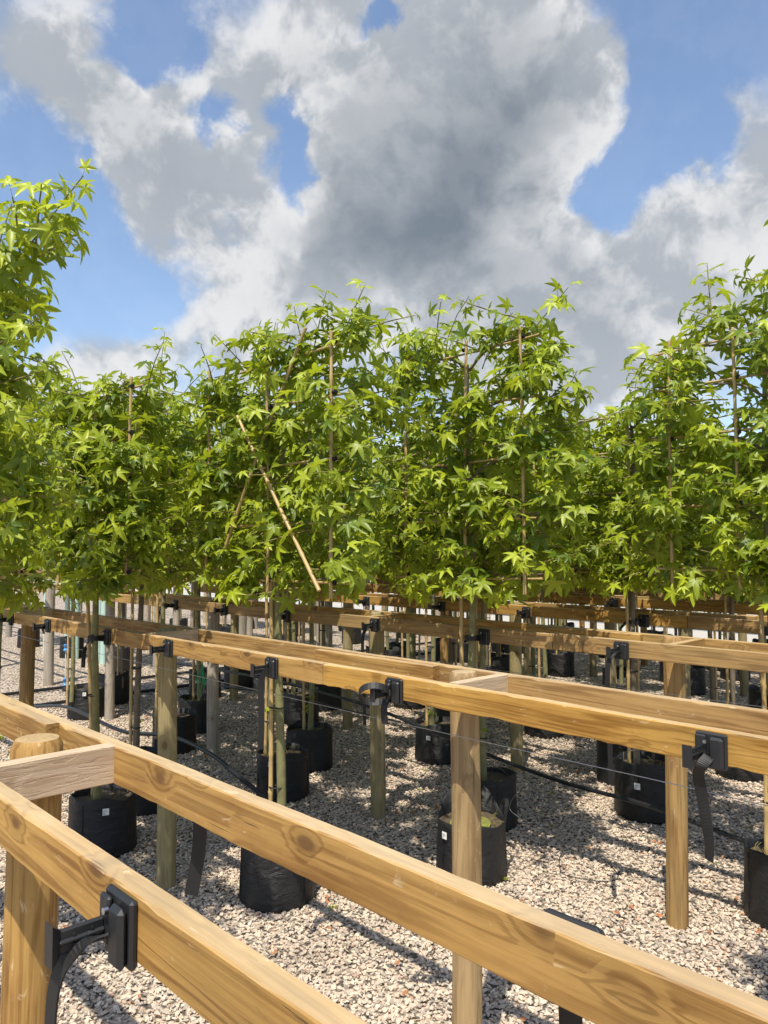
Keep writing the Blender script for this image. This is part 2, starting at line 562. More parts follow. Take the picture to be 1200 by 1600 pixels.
def spline(pts, n=8):
    """Catmull-Rom through pts"""
    P = [Vector(p) for p in pts]
    P = [P[0] * 2 - P[1]] + P + [P[-1] * 2 - P[-2]]
    out = []
    for i in range(1, len(P) - 2):
        for k in range(n):
            t = k / n
            a, b, c, d = P[i - 1], P[i], P[i + 1], P[i + 2]
            out.append(0.5 * ((2 * b) + (c - a) * t + (2 * a - 5 * b + 4 * c - d) * t * t + (3 * b - a - 3 * c + d) * t ** 3))
    out.append(P[-2])
    return out


# ------------------------------------------------------------------ ground
g = MB()
g.add([(-700, -700, 0), (700, -700, 0), (700, 700, 0), (-700, 700, 0)], [(0, 1, 2, 3)])
tag(g.build('ground', 'gravel'), kind='structure')
g = MB()
g.add([(-60, 14.2, .004), (30, 14.2, .004), (30, 30, .004), (-60, 30, .004)], [(0, 1, 2, 3)])
tag(g.build('yard', 'concrete'), kind='structure')

# ------------------------------------------------------------------ timber rail frames
ZT = 1.326          # top of the rails
BH, BT = 0.080, 0.034
YF = [0.452, 1.835, 3.335, 4.86, 6.30, 7.85, 9.40, 10.85, 12.40]      # near face of the front beam of each frame
GAP = [0.290, 0.300, 0.345, 0.33, 0.33, 0.33, 0.33, 0.33, 0.33]       # near face front beam -> near face back beam


def plank(x0, x1, y0, zt, seed, seg=0.16, rough=0.0, th=BT, ht=BH):
    """beam along X with slightly wandering, chamfered edges; local origin at its middle"""
    r = random.Random(seed)
    L = x1 - x0
    n = max(2, int(L / seg))
    c = 0.0022
    vs, fs = [], []
    hy, hz = th / 2, ht / 2
    ph = [r.uniform(0, 6.28) for _ in range(6)]
    chip = 0.0
    for i in range(n + 1):
        x = -L / 2 + L * i / n
        chip = r.uniform(.002, .006) if (seg < .1 and r.random() < .05) else chip * .45
        wy = 0.0012 * math.sin(x * 2.1 + ph[0]) + 0.0006 * math.sin(x * 9 + ph[1])
        wz = 0.0016 * math.sin(x * 1.7 + ph[2]) + 0.0005 * math.sin(x * 11 + ph[3])
        wane = rough * max(0, math.sin(x * 3.1 + ph[4]) * 0.4 + math.sin(x * 17 + ph[5]) * 0.3 + r.uniform(-.5, .9))
        ring = [(-hy + c, -hz), (hy - c, -hz), (hy, -hz + c), (hy, hz - c), (hy - c, hz), (-hy + c, hz), (-hy, hz - c),
                (-hy, -hz + c)]
        for k, (y, z) in enumerate(ring):
            j = 0.0004
            zz = z + (wane if (k in (0, 7)) else 0.0) - (chip if k == 6 else 0.0)
            yy = y + (wane * 0.5 if k == 0 else 0.0) + (chip * 1.3 if k == 5 else 0.0)
            vs.append((x, yy + wy + r.uniform(-j, j), zz + wz + r.uniform(-j, j)))
    for i in range(n):
        for k in range(8):
            k2 = (k + 1) % 8
            fs.append((i * 8 + k, (i + 1) * 8 + k, (i + 1) * 8 + k2, i * 8 + k2))
    fs.append(tuple(range(8)))
    fs.append(tuple(range(n * 8, n * 8 + 8))[::-1])
    b = MB()
    b.add(vs, [f[::-1] for f in fs])
    return b, ((x0 + x1) / 2, y0 + th / 2, zt - ht / 2)


def crosspiece(x1, y0, y1, zt, seed, ht=BH):
    b, _ = plank(0, y1 - y0, 0, 0, seed, 0.05, 0.0, BT, ht)
    return b, (x1 - BT / 2, (y0 + y1) / 2, zt - ht / 2)


def post_mb(rad, top, seed, n=24, cham=0.009, flat=False, bow=0.006):
    r = random.Random(seed)
    b = MB()
    rings = [(0.0, rad * 1.02)] + [(top * k / 9, rad * (1.02 - 0.03 * k / 9)) for k in range(1, 9)] + \
            [(top - cham * 1.6, rad * 0.985), (top, rad - cham)]
    p1, p2 = r.uniform(0, 6), r.uniform(0, 6)
    vs, fs = [], []
    for (z, q) in rings:
        ox = bow * math.sin(z * 2.2 + p1)
        oy = bow * math.sin(z * 1.8 + p2)
        for k in range(n):
            a = 2 * math.pi * k / n
            w = q * (1 + 0.012 * math.sin(3 * a + p1 + z) + 0.008 * math.sin(5 * a + p2))
            crack = 0.90 if (k == int(p1 * 3) % n and 0.1 < z < top - 0.05) else 1.0
            vs.append((ox + w * crack * math.cos(a), oy + w * crack * math.sin(a), z - (0.05 if z == 0 else 0)))
    for i in range(len(rings) - 1):
        for k in range(n):
            k2 = (k + 1) % n
            fs.append((i * n + k, i * n + k2, (i + 1) * n + k2, (i + 1) * n + k))
    b.add(vs, fs, True)
    m = (len(rings) - 1) * n
    b.add(vs[m:], [tuple(range(n))])
    return b


ROW_LABEL = [
    "pale new double timber rail across the foreground, nearest the camera, on a thick round post",
    "double timber rail second from the camera, its front beam hung with empty black clips",
    "double timber rail third from the camera, with a thin trunk strapped before its middle",
    "double timber rail fourth from the camera, behind the tree trunks in the middle",
    "double timber rail fifth from the camera, half hidden among thin trunks",
    "double timber rail sixth from the camera",
    "double timber rail seventh from the camera",
    "double timber rail eighth from the camera, small in the distance",
    "farthest double timber rail, ninth and last before the pale yard"]


def rail_frame(i):
    y0, yb = YF[i], YF[i] + GAP[i]
    xe = -8.45
    root = thing('timber_rail_frame', ROW_LABEL[i], 'timber rail', (-3.5, y0, 0), 0, 'double timber rails in parallel rows')
    off = Vector((-3.5, y0, 0))
    w = 'wood_new' if i < 2 else 'wood_far'
    seg = (0.03, 0.03)[i] if i < 2 else 0.3

    def put(b, name, m, at):
        o = b.build(name, m, root)
        o.location = Vector(at) - off
        return o
    for a, c in ((xe, -6.39), (-6.386, -2.245), (-2.241, 2.4)):
        b, at = plank(a, c, y0, ZT, 100 * i + int(a * 10), seg, 0.0045 if i == 1 else 0.001)
        put(b, 'beam', w, at)
    for a, c in ((xe, -5.85), (-5.846, -2.22 if i else -1.97), (-2.216 if i else -1.966, 2.4)):
        b, at = plank(a, c, yb, ZT + 0.001, 100 * i + 7 + int(a * 10), seg, 0.0015)
        put(b, 'beam', w, at)
    # splice board lapped inside the back beam
    for a, c in (((-2.62, -1.93),) if i else ((-3.9, -1.915),)):
        b, at = plank(a, c, yb - BT - 0.001, ZT + (0.004 if i == 0 else -0.002), 100 * i + 55, seg, 0.001)
        put(b, 'splice_board', w, at)
    for k in range(4):
        xp = -1.70 - 2.035 * k
        if xp < xe + .05:
            continue
        ym = y0 + BT + (yb - y0 - BT) * (0.5 if i else 0.47)
        if i == 0 and k > 0:
            continue
        rad = 0.049 if i else 0.052
        pm = 'post_new' if (i == 0 or (i == 1 and k in (0, 2)) or (i == 2 and k == 0)) else random.Random(i * 9 + k).choice(['post_old', 'post_grey', 'post_old', 'post_new'])
        if i == 1 and k < 2:
            pm = ('post_mid', 'post_old')[k]
        b = post_mb(rad, ZT + (0.028 if i == 0 else 0.016), i * 31 + k)
        o = put(b, 'post', pm, (xp, ym, 0))
        b, at = crosspiece(xp + rad + 0.002 + BT, y0 + BT + 0.001, yb - 0.001, ZT + (0.0025 if i else 0.004), i * 17 + k, BH)
        o = put(b, 'crosspiece', 'wood_rough' if i < 2 else w, at)
        o.rotation_euler = (0, 0, R_(90))
    return root


for i in range(9):
    rail_frame(i)

# the block of frames beyond the path on the left
for i in range(2, 8):
    y0 = YF[i] + 0.32
    root = thing('timber_rail_frame', "grey timber rail beyond the path at far left", 'timber rail', (-13, y0, 0), 0,
                 'grey timber rails beyond the path')
    off = Vector((-13, y0, 0))
    for yy in (y0, y0 + 0.33):
        b, at = plank(-22, -10.05, yy, ZT - .03, 900 + i + int(yy * 10), 0.5)
        o = b.build('beam', 'wood_far', root)
        o.location = Vector(at) - off
    for k in range(4):
        o = post_mb(0.062, ZT - .04 if False else ZT - .02, 500 + i * 7 + k, 14).build('post', 'post_grey', root)
        o.location = Vector((-10.3 - 2.1 * k, y0 + 0.18, 0)) - off


# ------------------------------------------------------------------ strap clips on the rails
def arc(c, r, a0, a1, n, ex, ey):
    c, ex, ey = Vector(c), Vector(ex), Vector(ey)
    return [c + ex * (r * math.cos(a0 + (a1 - a0) * k / n)) + ey * (r * math.sin(a0 + (a1 - a0) * k / n)) for k in range(n + 1)]


def clip(x, y, label, strap='none', rz=0.0, group='black strap clips screwed to the rails', z=None, sc=1.0, arm=True):
    """plate screwed on the rail's near face, a spacer arm standing out towards -Y, a rubber strap"""
    t = thing('strap_clip', label, 'strap clip', (x, y, (z if z is not None else ZT - 0.047)), rz, group)
    t.scale = (sc, sc, sc)
    b = MB()
    b.box((.004, -.006, 0), (.074, .012, .084), None, .004)
    b.build('back_plate', 'plastic', t)
    b = MB()
    b.box((.020, -.0185, -.003), (.034, .013, .074), None, .006)
    b.box((-.018, -.016, .006), (.026, .008, .060), None, .003)
    p = b.build('cover', 'plastic', t)
    s = MB()
    s.tube([(-.004, -.0265, .022), (-.004, -.0205, .022)], .0045, 10)
    s.build('screw', 'steel', t)
    if arm:
        a = MB()
        a.box((-.018, -.048, -.004), (.007, .058, .030), None, .0025)
        a.box((-.018, -.048, -.004), (.014, .058, .007), None, .0025)
        for zz in (-.010, .002):
            for yy in (-.035, -.058):
                a.tube([(-.0145, yy, zz), (-.0125, yy, zz)], .0022, 6)
        a.add([(-.0215, -.074, .011), (-.0145, -.074, .011), (-.0145, -.074, -.019), (-.0215, -.074, -.019),
               (-.030, -.087, .022), (-.006, -.087, .022), (-.006, -.087, -.030), (-.030, -.087, -.030)],
              [(0, 1, 5, 4), (1, 2, 6, 5), (2, 3, 7, 6), (3, 0, 4, 7), (4, 5, 6, 7), (3, 2, 1, 0)])
        a.build('spacer_arm', 'plastic', t)
    if strap != 'none':
        q = MB()
        W = .024
        if strap == 'hang':          # bows out of the cover and hangs straight down
            pts = spline([(.004, -.022, -.004), (-.008, -.052, -.010), (-.022, -.072, -.040), (-.030, -.078, -.10), (-.031, -.074, -.22),
                          (-.030, -.066, -.40), (-.028, -.06, -.62)], 6)
            q.ribbon(pts, [Vector((1, 0.6 - 0.5 * min(1, k / 14), 0.5 * max(0, 1 - k / 9))) for k in range(len(pts))], W, .0028)
        elif strap == 'loop':        # curls round in an open ring beside the plate
            ex, ey = Vector((.69, .72, 0)), Vector((.48, -.46, .62)).normalized()
            pts = arc((-.038, -.060, -.010), .052, R_(20), R_(368), 26, ex, ey)
            q.ribbon(pts, ex.cross(ey), W, .0028)
            q.ribbon(spline([(-.02, -.02, -.03), (-.022, -.03, -.06), (-.02, -.028, -.11)], 5), (1, .3, 0), W, .0028)
        elif strap == 'short':
            pts = spline([(.008, -.024, .004), (-.004, -.034, -.006), (-.014, -.030, -.022), (-.016, -.022, -.050)], 5)
            q.ribbon(pts, (1, 0, .6), W, .0028)
        elif strap == 'thin':        # hangs edge on
            pts = spline([(.006, -.024, 0), (-.012, -.040, -.03), (-.02, -.042, -.09), (-.018, -.04, -.2), (-.019, -.042, -.32)], 6)
            q.ribbon(pts, (0.55, .8, 0), W, .0028)
        elif strap == 'twist':       # slides behind the plate and hangs with a twist
            pts = spline([(.004, -.022, -.012), (-.008, -.036, -.034), (-.022, -.022, -.062), (-.020, -.008, -.11), (-.014, -.002, -.17),
                          (-.010, .002, -.22), (-.012, .004, -.262)], 7)
            q.ribbon(pts, [Vector((1, .1 + .6 * math.sin(k / 9), 0)) for k in range(len(pts))], W * 1.1, .0028)
        q.build('strap', 'rubber', t)
    return t


clip(-0.945, YF[0], "large black clip with a strap hanging down, on the nearest rail at lower left", 'hang', 0)
clip(-0.795, YF[1], "black clip with a silvery screw and twisted strap, rightmost on the second rail", 'twist')
clip(-1.86, YF[1], "black clip with its strap curled in an open ring, middle of the second rail", 'loop')
clip(-2.56, YF[1], "black clip with a thin strap hanging edge on, right above two bamboo stems", 'thin')
clip(-3.41, YF[1], "black clip with a forked arm and no hanging strap, above the tall weathered post", 'none')
clip(-4.95, YF[1], "small black clip on the second rail between the two left trunks", 'short')
clip(-1.86, YF[2], "black clip with a wide strap falling, rightmost on the third rail", 'hang')
clip(-3.56, YF[2], "black clip on the third rail above a weathered post, left of the middle trunk", 'hang')
clip(-5.30, YF[2], "small black clip on the third rail left of the paired bamboo stems", 'short')
rc = random.Random(5)
for i in range(3, 9):
    for k in range(6):
        x = -1.75 - 1.82 * k + rc.uniform(-.15, .15)
        if x < -8.3 or x > -0.30 * YF[i]:
            continue
        nm = ['', '', '', 'fourth', 'fifth', 'sixth', 'seventh', 'eighth', 'ninth'][i]
        clip(x, YF[i], "small black strap clip on the %s rail from the camera" % nm, 'short' if i < 5 else 'none', 0, 'strap clips on the %s rail' % nm)


# ------------------------------------------------------------------ star-shaped leaves
def leaf_shape(droop, fold, seed):
    r = random.Random(seed)
    lob = [(-118, .60), (-58, .90), (0, 1.0), (58, .90), (118, .60)]
    pl = 0.75                                   # petiole length relative to a lobe
    ring = []

    def P(ang, rad, z):
        a = R_(ang)
        return (rad * math.sin(a), rad * math.cos(a), z)
    ring.append(P(-165, .13, 0))
    for i, (a, L) in enumerate(lob):
        a += r.uniform(-5, 5)
        L *= r.uniform(.9, 1.08)
        ring.append(P(a - 19, .50 * L, fold * .9))
        ring.append(P(a - 9, .74 * L, fold * .7))
        ring.append(P(a, L, 0))
        ring.append(P(a + 9, .74 * L, fold * .7))
        ring.append(P(a + 19, .50 * L, fold * .9))
        if i < 4:
            m = (a + lob[i + 1][0]) / 2
            ring.append(P(m, .31, fold * .5))
    ring.append(P(165, .13, 0))
    mids = [P(a, .55 * L, -fold * .6) for a, L in lob]
    vs = [(0, 0, 0)] + ring + mids
    nm = 1 + len(ring)
    fs = []
    idx = 1
    # fan per lobe with a midrib point
    order = list(range(1, 1 + len(ring)))
    fs.append((0, order[0], order[1])) if False else None
    j = 1
    prev = order[0]
    for i in range(5):
        s1, s2, tip, s3, s4 = order[j:j + 5]
        mid = nm + i
        nxt = order[j + 5]
        fs += [(0, prev, s1), (0, s1, mid), (s1, s2, mid), (s2, tip, mid), (tip, s3, mid), (s3, s4, mid), (0, mid, s4), (0, s4, nxt)]
        prev = nxt
        j += 6
    out = []
    for (x, y, z) in vs:
        rr = math.hypot(x, y)
        zz = z - droop * 0.42 * rr * rr - 0.10 * abs(x)
        # bend whole blade down from the petiole
        ang = -droop * 0.9
        yy, z2 = y * math.cos(ang) - zz * math.sin(ang), y * math.sin(ang) + zz * math.cos(ang)
        out.append((x, yy + pl, z2 + 0.04))
    # petiole
    k = len(out)
    pr = .016
    for t in (0, 1):
        for a in (90, 210, 330):
            out.append((pr * math.cos(R_(a)), pl * t, .04 * t + pr * math.sin(R_(a))))
    fs = [f[::-1] for f in fs]
    for a in range(3):
        b = (a + 1) % 3
        fs += [(k + a, k + b, k + 3 + b), (k + a, k + 3 + b, k + 3 + a)]
    return np.array(out), np.array([f for f in fs if len(f) == 3])


LEAF = [leaf_shape(d, f, 11 + q) for q, (d, f) in enumerate([(0.35, .05), (0.7, .08), (1.0, .05), (0.5, .11), (0.85, .12)])]
TINTS = (0.12, 0.40, 0.75)
LEAF_MESH = []
for q, (lv, lf) in enumerate(LEAF):
    row = []
    for tv in TINTS:
        me = bpy.data.meshes.new('leaf')
        me.from_pydata(lv.tolist(), [], lf.tolist())
        me.polygons.foreach_set('use_smooth', [True] * len(lf))
        at = me.attributes.new('tint', 'FLOAT', 'POINT')
        at.data.foreach_set('value', [tv] * len(lv))
        me.materials.append(M['leaf'])
        row.append(me)
    LEAF_MESH.append(row)


def leaf_cloud(leaves, name, m='leaf'):
    """many leaves in one mesh: (pos, right, fwd, nrm, size, shape, tint)"""
    V, Fc, Tn = [], [], []
    o = 0
    for (p, x, y, z, s, q, tv) in leaves:
        lv, lf = LEAF[q]
        mt = np.array([x, y, z]) * s
        V.append(lv @ mt + np.array(p))
        Fc.append(lf + o)
        Tn.append(np.full(len(lv), tv))
        o += len(lv)
    V = np.concatenate(V)
    Fc = np.concatenate(Fc)
    Tn = np.concatenate(Tn)
    me = bpy.data.meshes.new(name)
    me.vertices.add(len(V))
    me.vertices.foreach_set('co', V.astype(np.float32).ravel())
    me.loops.add(len(Fc) * 3)
    me.loops.foreach_set('vertex_index', Fc.astype(np.int32).ravel())
    me.polygons.add(len(Fc))
    me.polygons.foreach_set('loop_start', np.arange(0, len(Fc) * 3, 3, dtype=np.int32))
    me.polygons.foreach_set('use_smooth', np.ones(len(Fc), dtype=bool))
    me.update(calc_edges=True)
    at = me.attributes.new('tint', 'FLOAT', 'POINT')
    at.data.foreach_set('value', Tn.astype(np.float32))
    me.materials.append(M[m])
    return me


UPV = Vector((0, 0, 1))


def make_leaf(rng, stem, d, out, size, tint, rad_az):
    """one leaf on a shoot at stem, shoot direction d, out: outward hint"""
    a = d.cross(Vector((0.3, 0.2, 1))).normalized()
    b = d.cross(a)
    rad = a * math.cos(rad_az) + b * math.sin(rad_az)
    fwd = (rad * 1.0 + d * 0.45 + out * 0.55 + UPV * rng.uniform(-.45, .30)).normalized()
    nr = (UPV * rng.uniform(.5, 1.0) + out * rng.uniform(.1, .75) +
          Vector((rng.gauss(0, .33), rng.gauss(0, .33), rng.gauss(0, .15))))
    nr = (nr - fwd * nr.dot(fwd))
    if nr.length < 1e-3:
        nr = fwd.orthogonal()
    nr.normalize()
    x = fwd.cross(nr)
    return (tuple(stem), tuple(x), tuple(fwd), tuple(nr), size, rng.randrange(5), tint)


def grow(rng, hw, z0, z1, nsh=105, thick=0.26, tops=12, extra=(), young=0.0, drop=None):
    """shoots and leaves of one flat trained crown, local frame: X along the rail, Y through the panel"""
    leaves, shoots = [], []

    def shoot(p, d, L, n, s0, tb, stiff=False):
        d = d.normalized()
        bend = Vector((rng.gauss(0, .15), rng.gauss(0, .15), rng.uniform(-.25, .12))) * (.25 if stiff else 1.0)
        pts = [p + d * (L * t) + bend * (L * t * t) for t in (0, .35, .7, 1)]
        shoots.append(pts)
        out = Vector((d.x * .4, d.y, 0))
        if out.length > 0.05:
            out.normalize()
        az = rng.uniform(0, 6.28)
        for k in range(n):
            t = (k + rng.uniform(.3, 1)) / n
            t = min(t, 1)
            q = p + d * (L * t) + bend * (L * t * t)
            dd = (d + bend * 2 * t).normalized()
            s = s0 * (1.08 - .42 * max(0, t - .55) / .45) * rng.uniform(.6, 1.32)
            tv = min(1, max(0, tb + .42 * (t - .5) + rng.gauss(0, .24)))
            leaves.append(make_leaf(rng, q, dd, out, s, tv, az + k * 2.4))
    nb = 7
    drop = drop or [rng.choice([0, .03, .06, .12, .2]) for _ in range(nb)]
    def ztop(x):
        return z1 - drop[min(nb - 1, max(0, int((x + hw) / (2 * hw) * nb)))]
    for k in range(nsh):
        x = rng.uniform(-hw, hw)
        z = z0 + .04 + (ztop(x) - z0 - .06) * ((k + rng.random()) / nsh)
        side = -1 if rng.random() < .6 else 1
        d = Vector((rng.gauss(0, .65), side * rng.uniform(.25, 1.0), rng.uniform(-.25, .65)))
        L = rng.uniform(.5, 1.25) * thick
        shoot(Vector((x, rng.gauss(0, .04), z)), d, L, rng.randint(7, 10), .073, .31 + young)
    for sx in (-1, 1):
        for k in range(9):
            z = rng.uniform(z0 + .1, ztop(sx * hw) - .05)
            shoot(Vector((sx * (hw - .08), rng.gauss(0, .05), z)), Vector((sx, rng.gauss(0, .5), rng.uniform(-.1, .6))), rng.uniform(.1, .24),
                  8, .070, .40 + young)
    for k in range(tops):
        x = -hw + 2 * hw * (k + rng.random()) / tops
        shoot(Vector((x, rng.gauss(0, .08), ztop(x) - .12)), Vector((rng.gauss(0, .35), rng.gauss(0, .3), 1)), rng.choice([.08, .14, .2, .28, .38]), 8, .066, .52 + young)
    for k in range(10):      # skirt
        x = rng.uniform(-hw * .85, hw * .85)
        shoot(Vector((x, rng.gauss(0, .06), z0 + .06)), Vector((rng.gauss(0, .5), rng.choice([-1, -1, 1]) * rng.uniform(.4, 1), -.25)),
              rng.uniform(.12, .26), 7, .078, .58 + young)
    for (x, y, z, dx, dy, dz, L, n) in extra:
        shoot(Vector((x, y, z)), Vector((dx, dy, dz)), L, n, .070, .52 + young, True)
    return leaves, shoots


def cane_mb(p0, p1, r=.0105, seed=0):
    rg = random.Random(seed)
    p0, p1 = Vector(p0), Vector(p1)
    L = (p1 - p0).length
    pts, rad = [], []
    z = 0.0
    side = Vector((rg.gauss(0, 1), rg.gauss(0, 1), rg.gauss(0, 1))) * .006
    nseg = max(2, int(L / .19))
    for i in range(nseg):
        for (dt, k) in ((0.0, 1.0), (.86, .97), (.95, 1.22)):
            t = (i + dt) / nseg
            pts.append(p0.lerp(p1, t) + side * math.sin(t * 3.1))
            rad.append(r * k * (1.06 - .2 * t))
    pts.append(p1)
    rad.append(r * .85)
    return MB().tube(pts, rad, 8)


def pleached_tree(name, label, x, y, seed, hw=0.60, z0=1.55, z1=2.85, rz=0.0, base=(0, 0), n_leaf_parts=0, canes=None, hor=None,
                  diag=(), cane_y=-.03, nsh=125, extra=(), trunk_r=.021, bark='bark', tops=12, tagged=False, stake=True,
                  group='trained trees standing along the rails', young=0.0, sprouts=2, strap=None, thick=.30, drop=None):
    rng = random.Random(seed)
    t = thing(name, label, 'tree', (x, y, 0), rz, group)
    # trunk
    bx, by = base
    pts, rad = [], []
    for k in range(17):
        q = k / 16
        z = .20 + (z1 - .15 - .20) * q
        lean = max(0.0, 1 - z / 1.25)
        pts.append((bx * lean + .010 * math.sin(z * 3.1 + seed), by * lean + .010 * math.sin(z * 2.3 + seed * 2), z))
        rad.append(trunk_r * (1.15 - .62 * q) * (1 + .06 * math.sin(k * 2.7 + seed)))
    MB().tube(pts, rad, 10).build('trunk', bark, t)
    # trellis
    canes = [-.44, 0.02, .44] if canes is None else canes
    hor = [z0 + .06 + (z1 - z0 - .14) * k / 4 for k in range(5)] if hor is None else hor
    for k, cx in enumerate(canes):
        zb = z0 - .02 if abs(cx) > .1 else z0 - .02
        cane_mb((cx + rng.uniform(-.01, .01), cane_y, zb), (cx + rng.uniform(-.03, .03), cane_y + rng.uniform(-.01, .01), max(hor) + .05),
                .0090, seed + k).build('bamboo_cane', 'bamboo', t)
    for k, hz in enumerate(hor):
        cane_mb((min(canes) - .10, cane_y + .022, hz + rng.uniform(-.015, .015)), (max(canes) + .10, cane_y + .022, hz + rng.uniform(-.015, .015)),
                .0064, seed + 20 + k).build('bamboo_cane', 'bamboo', t)
        for cx in canes:
            MB().tube([(cx - .014, cane_y + .01, hz), (cx + .014, cane_y + .011, hz + .002)], .0115, 7).build('tie', 'rubber', t)
    for k, (p0, p1) in enumerate(diag):
        cane_mb(p0, p1, .0092, seed + 40 + k).build('bamboo_cane', 'bamboo', t)
    if stake:
        cane_mb((bx - .035, by - .03, .15), (-.035, -.035, z0 + .15), .012, seed + 60).build('bamboo_stake', 'bamboo', t)
        for zz in (.55, .95):
            lean = max(0.0, 1 - zz / 1.25)
            MB().tube(arc((bx * lean - .012, by * lean - .012, zz), .036, 0, 6.2, 12, (1, .4, 0), (-.25, .6, 0)), .004, 5).build('tie', 'rubber', t)
    # limbs trained out along the canes
    for hz in hor:
        for sx in (-1, 1):
            e = sx * hw * rng.uniform(.8, .98)
            MB().tube(spline([(0, 0, hz - .10), (sx * .12, -.01, hz - .02), (sx * .3, -.03, hz + .005), (e, -.02, hz + .03)], 4),
                      [.0085 * (1 - .6 * q / 12) for q in range(13)], 6).build('branch', 'bark_grey', t)
    leaves, shoots = grow(rng, hw, z0, z1, nsh, thick, tops, extra, young, drop)
    for k in range(sprouts):
        zz = rng.uniform(.34, .8)
        for q in range(rng.randint(2, 4)):
            leaves.append(make_leaf(rng, Vector((bx * (1 - zz / 1.25), by * (1 - zz / 1.25), zz)),
                                    Vector((rng.gauss(0, 1), rng.gauss(0, 1), .5)).normalized(), Vector((0, -1, 0)), .038, .75, rng.uniform(0, 6)))
    tw = MB()
    for p in shoots:
        tw.tube(p, [.0042, .0036, .003, .002], 4, False)
    tag(tw.build('twigs', 'twig', t), kind='stuff')
    # leaves: those nearest the viewer are parts of their own, the rest one mass
    order = sorted(range(len(leaves)), key=lambda k: leaves[k][0][1] - .12 * leaves[k][4] / .06 + rng.uniform(0, .10))
    chosen = set(order[:n_leaf_parts])
    crown = obj('crown', leaf_cloud([l for k, l in enumerate(leaves) if k not in chosen], 'crown'), t)
    tag(crown, kind='stuff')
    for k in order[:n_leaf_parts]:
        p, xx, yy, zz, s, q, tv = leaves[k]
        o = bpy.data.objects.new('leaf', LEAF_MESH[q][0 if tv < .26 else (1 if tv < .56 else 2)])
        COL.objects.link(o)
        o.parent = crown
        o.matrix_basis = Matrix(((xx[0] * s, yy[0] * s, zz[0] * s, p[0]), (xx[1] * s, yy[1] * s, zz[1] * s, p[1]),
                                 (xx[2] * s, yy[2] * s, zz[2] * s, p[2]), (0, 0, 0, 1)))
    if tagged:
        pts = spline([(.014, -.022, 1.47), (.03, -.04, 1.50), (.05, -.045, 1.44), (.052, -.045, 1.36), (.05, -.045, 1.30)], 5)
        MB().ribbon(pts, (1, .2, 0), .022, .001).build('tag', 'tag', t)
    if strap:      # (dy to the rail face, z): a clip of its own holds the trunk
        pass
    return t


def trunk_clip(x, y, tr, label, z=ZT - .05, rad=.028, big=True):
    """clip whose strap is closed round a trunk standing at (x, tr) before the rail face y"""
    t = clip(x + .018, y, label, 'none', z=z)
    b = MB()
    cy = tr - y
    pts = arc((-.018, cy, 0), rad + .004, 0, 6.283, 22, (1, 0, 0), (0, 1, 0))
    b.ribbon(pts, (0, 0, 1), .024, .003)
    if big:      # loose end stands off in a bow
        b.ribbon(spline([(-.02, cy + .02, 0), (-.07, cy + .01, -.005), (-.11, cy - .005, -.05), (-.125, cy - .01, -.12), (-.128, cy - .01, -.17)], 5),
                 (0.2, 0.4, 1), .022, .0028)
    b.build('strap', 'rubber', t)
    return t


TREES = []
# nearest first -------------------------------------------------------------------------------------------
T = pleached_tree
A = dict
T('pleached_tree', "tall leafy tree cut by the left edge, with a branch reaching up into the sky", -3.45, 0.93, 3, hw=.54, z0=1.58, z1=2.84,
  n_leaf_parts=300, extra=[(.30, 0, 2.74, 1, 0, .20, .86, 32), (.75, 0, 2.80, .7, -.2, .7, .22, 8), (.85, 0, 2.84, .8, .1, -.3, .18, 7), (.6, 0, 2.78, .8, -.3, .5, .28, 9), (.42, -.03, 2.42, 1, -.1, .10, .60, 13), (.2, 0, 2.72, .5, 0, .8, .42, 14), (.5, 0, 2.76, 1, 0, .02, .5, 12),
                           (.5, -.05, 2.2, 1, -.1, .2, .26, 8), (-.1, 0, 2.7, .1, 0, 1, .45, 12), (.05, 0, 2.7, .35, 0, 1, .4, 12)], tops=10, nsh=118)
T('pleached_tree', "trained tree near the left, its trunk strapped before the second rail by a bowed strap", -4.11, 1.765, 5, hw=.52, z0=1.58, z1=2.66,
  base=(-.36, .22), n_leaf_parts=300, trunk_r=.020)
T('pleached_tree', "trained tree at far left edge, its pale trunk strapped before the second rail", -5.64, 1.765, 8, hw=.55, z0=1.55, z1=2.85, n_leaf_parts=150)
T('pleached_tree', "trained tree left of centre with crossed bamboo canes over its leaves", -3.23, 2.36, 13, hw=.66, z0=1.55, z1=2.80,
  n_leaf_parts=300, canes=[-.57, .02, .53], hor=[1.60, 1.88, 2.17, 2.48, 2.72], cane_y=-.10,
  diag=[((-.42, -.13, 1.60), (.34, -.11, 2.82)), ((.55, -.19, 1.57), (-.17, -.16, 2.45))], nsh=140, trunk_r=.022, drop=[.14, .10, .04, 0, -.04, -.06, -.02],
  extra=[(.25, 0, 2.7, .3, 0, 1, .34, 12), (.5, -.05, 2.7, .7, -.1, .7, .34, 12), (-.1, 0, 2.75, 0, 0, 1, .22, 8)])
T('pleached_tree', "trained tree left with a single long shoot above its crown, between two others", -4.97, 2.45, 21, hw=.58, z0=1.55, z1=2.80,
  n_leaf_parts=250, extra=[(.22, 0, 2.7, .05, 0, 1, .52, 15)], bark='bark_grey')
T('pleached_tree', "dense trained tree right of centre with a cane showing on its right side", -2.70, 3.24, 34, hw=.58, z0=1.55, z1=2.92,
  n_leaf_parts=300, canes=[-.42, .02, .40], cane_y=-.07, base=(-.03, .04), nsh=145, drop=[.02, -.03, 0, .06, 0, -.03, .06],
  extra=[(.45, -.05, 2.85, .8, -.2, .5, .30, 10), (.42, -.1, 1.75, .6, -1, -.2, .3, 10), (-.4, 0, 2.85, -.3, 0, 1, .26, 9)], trunk_r=.023)
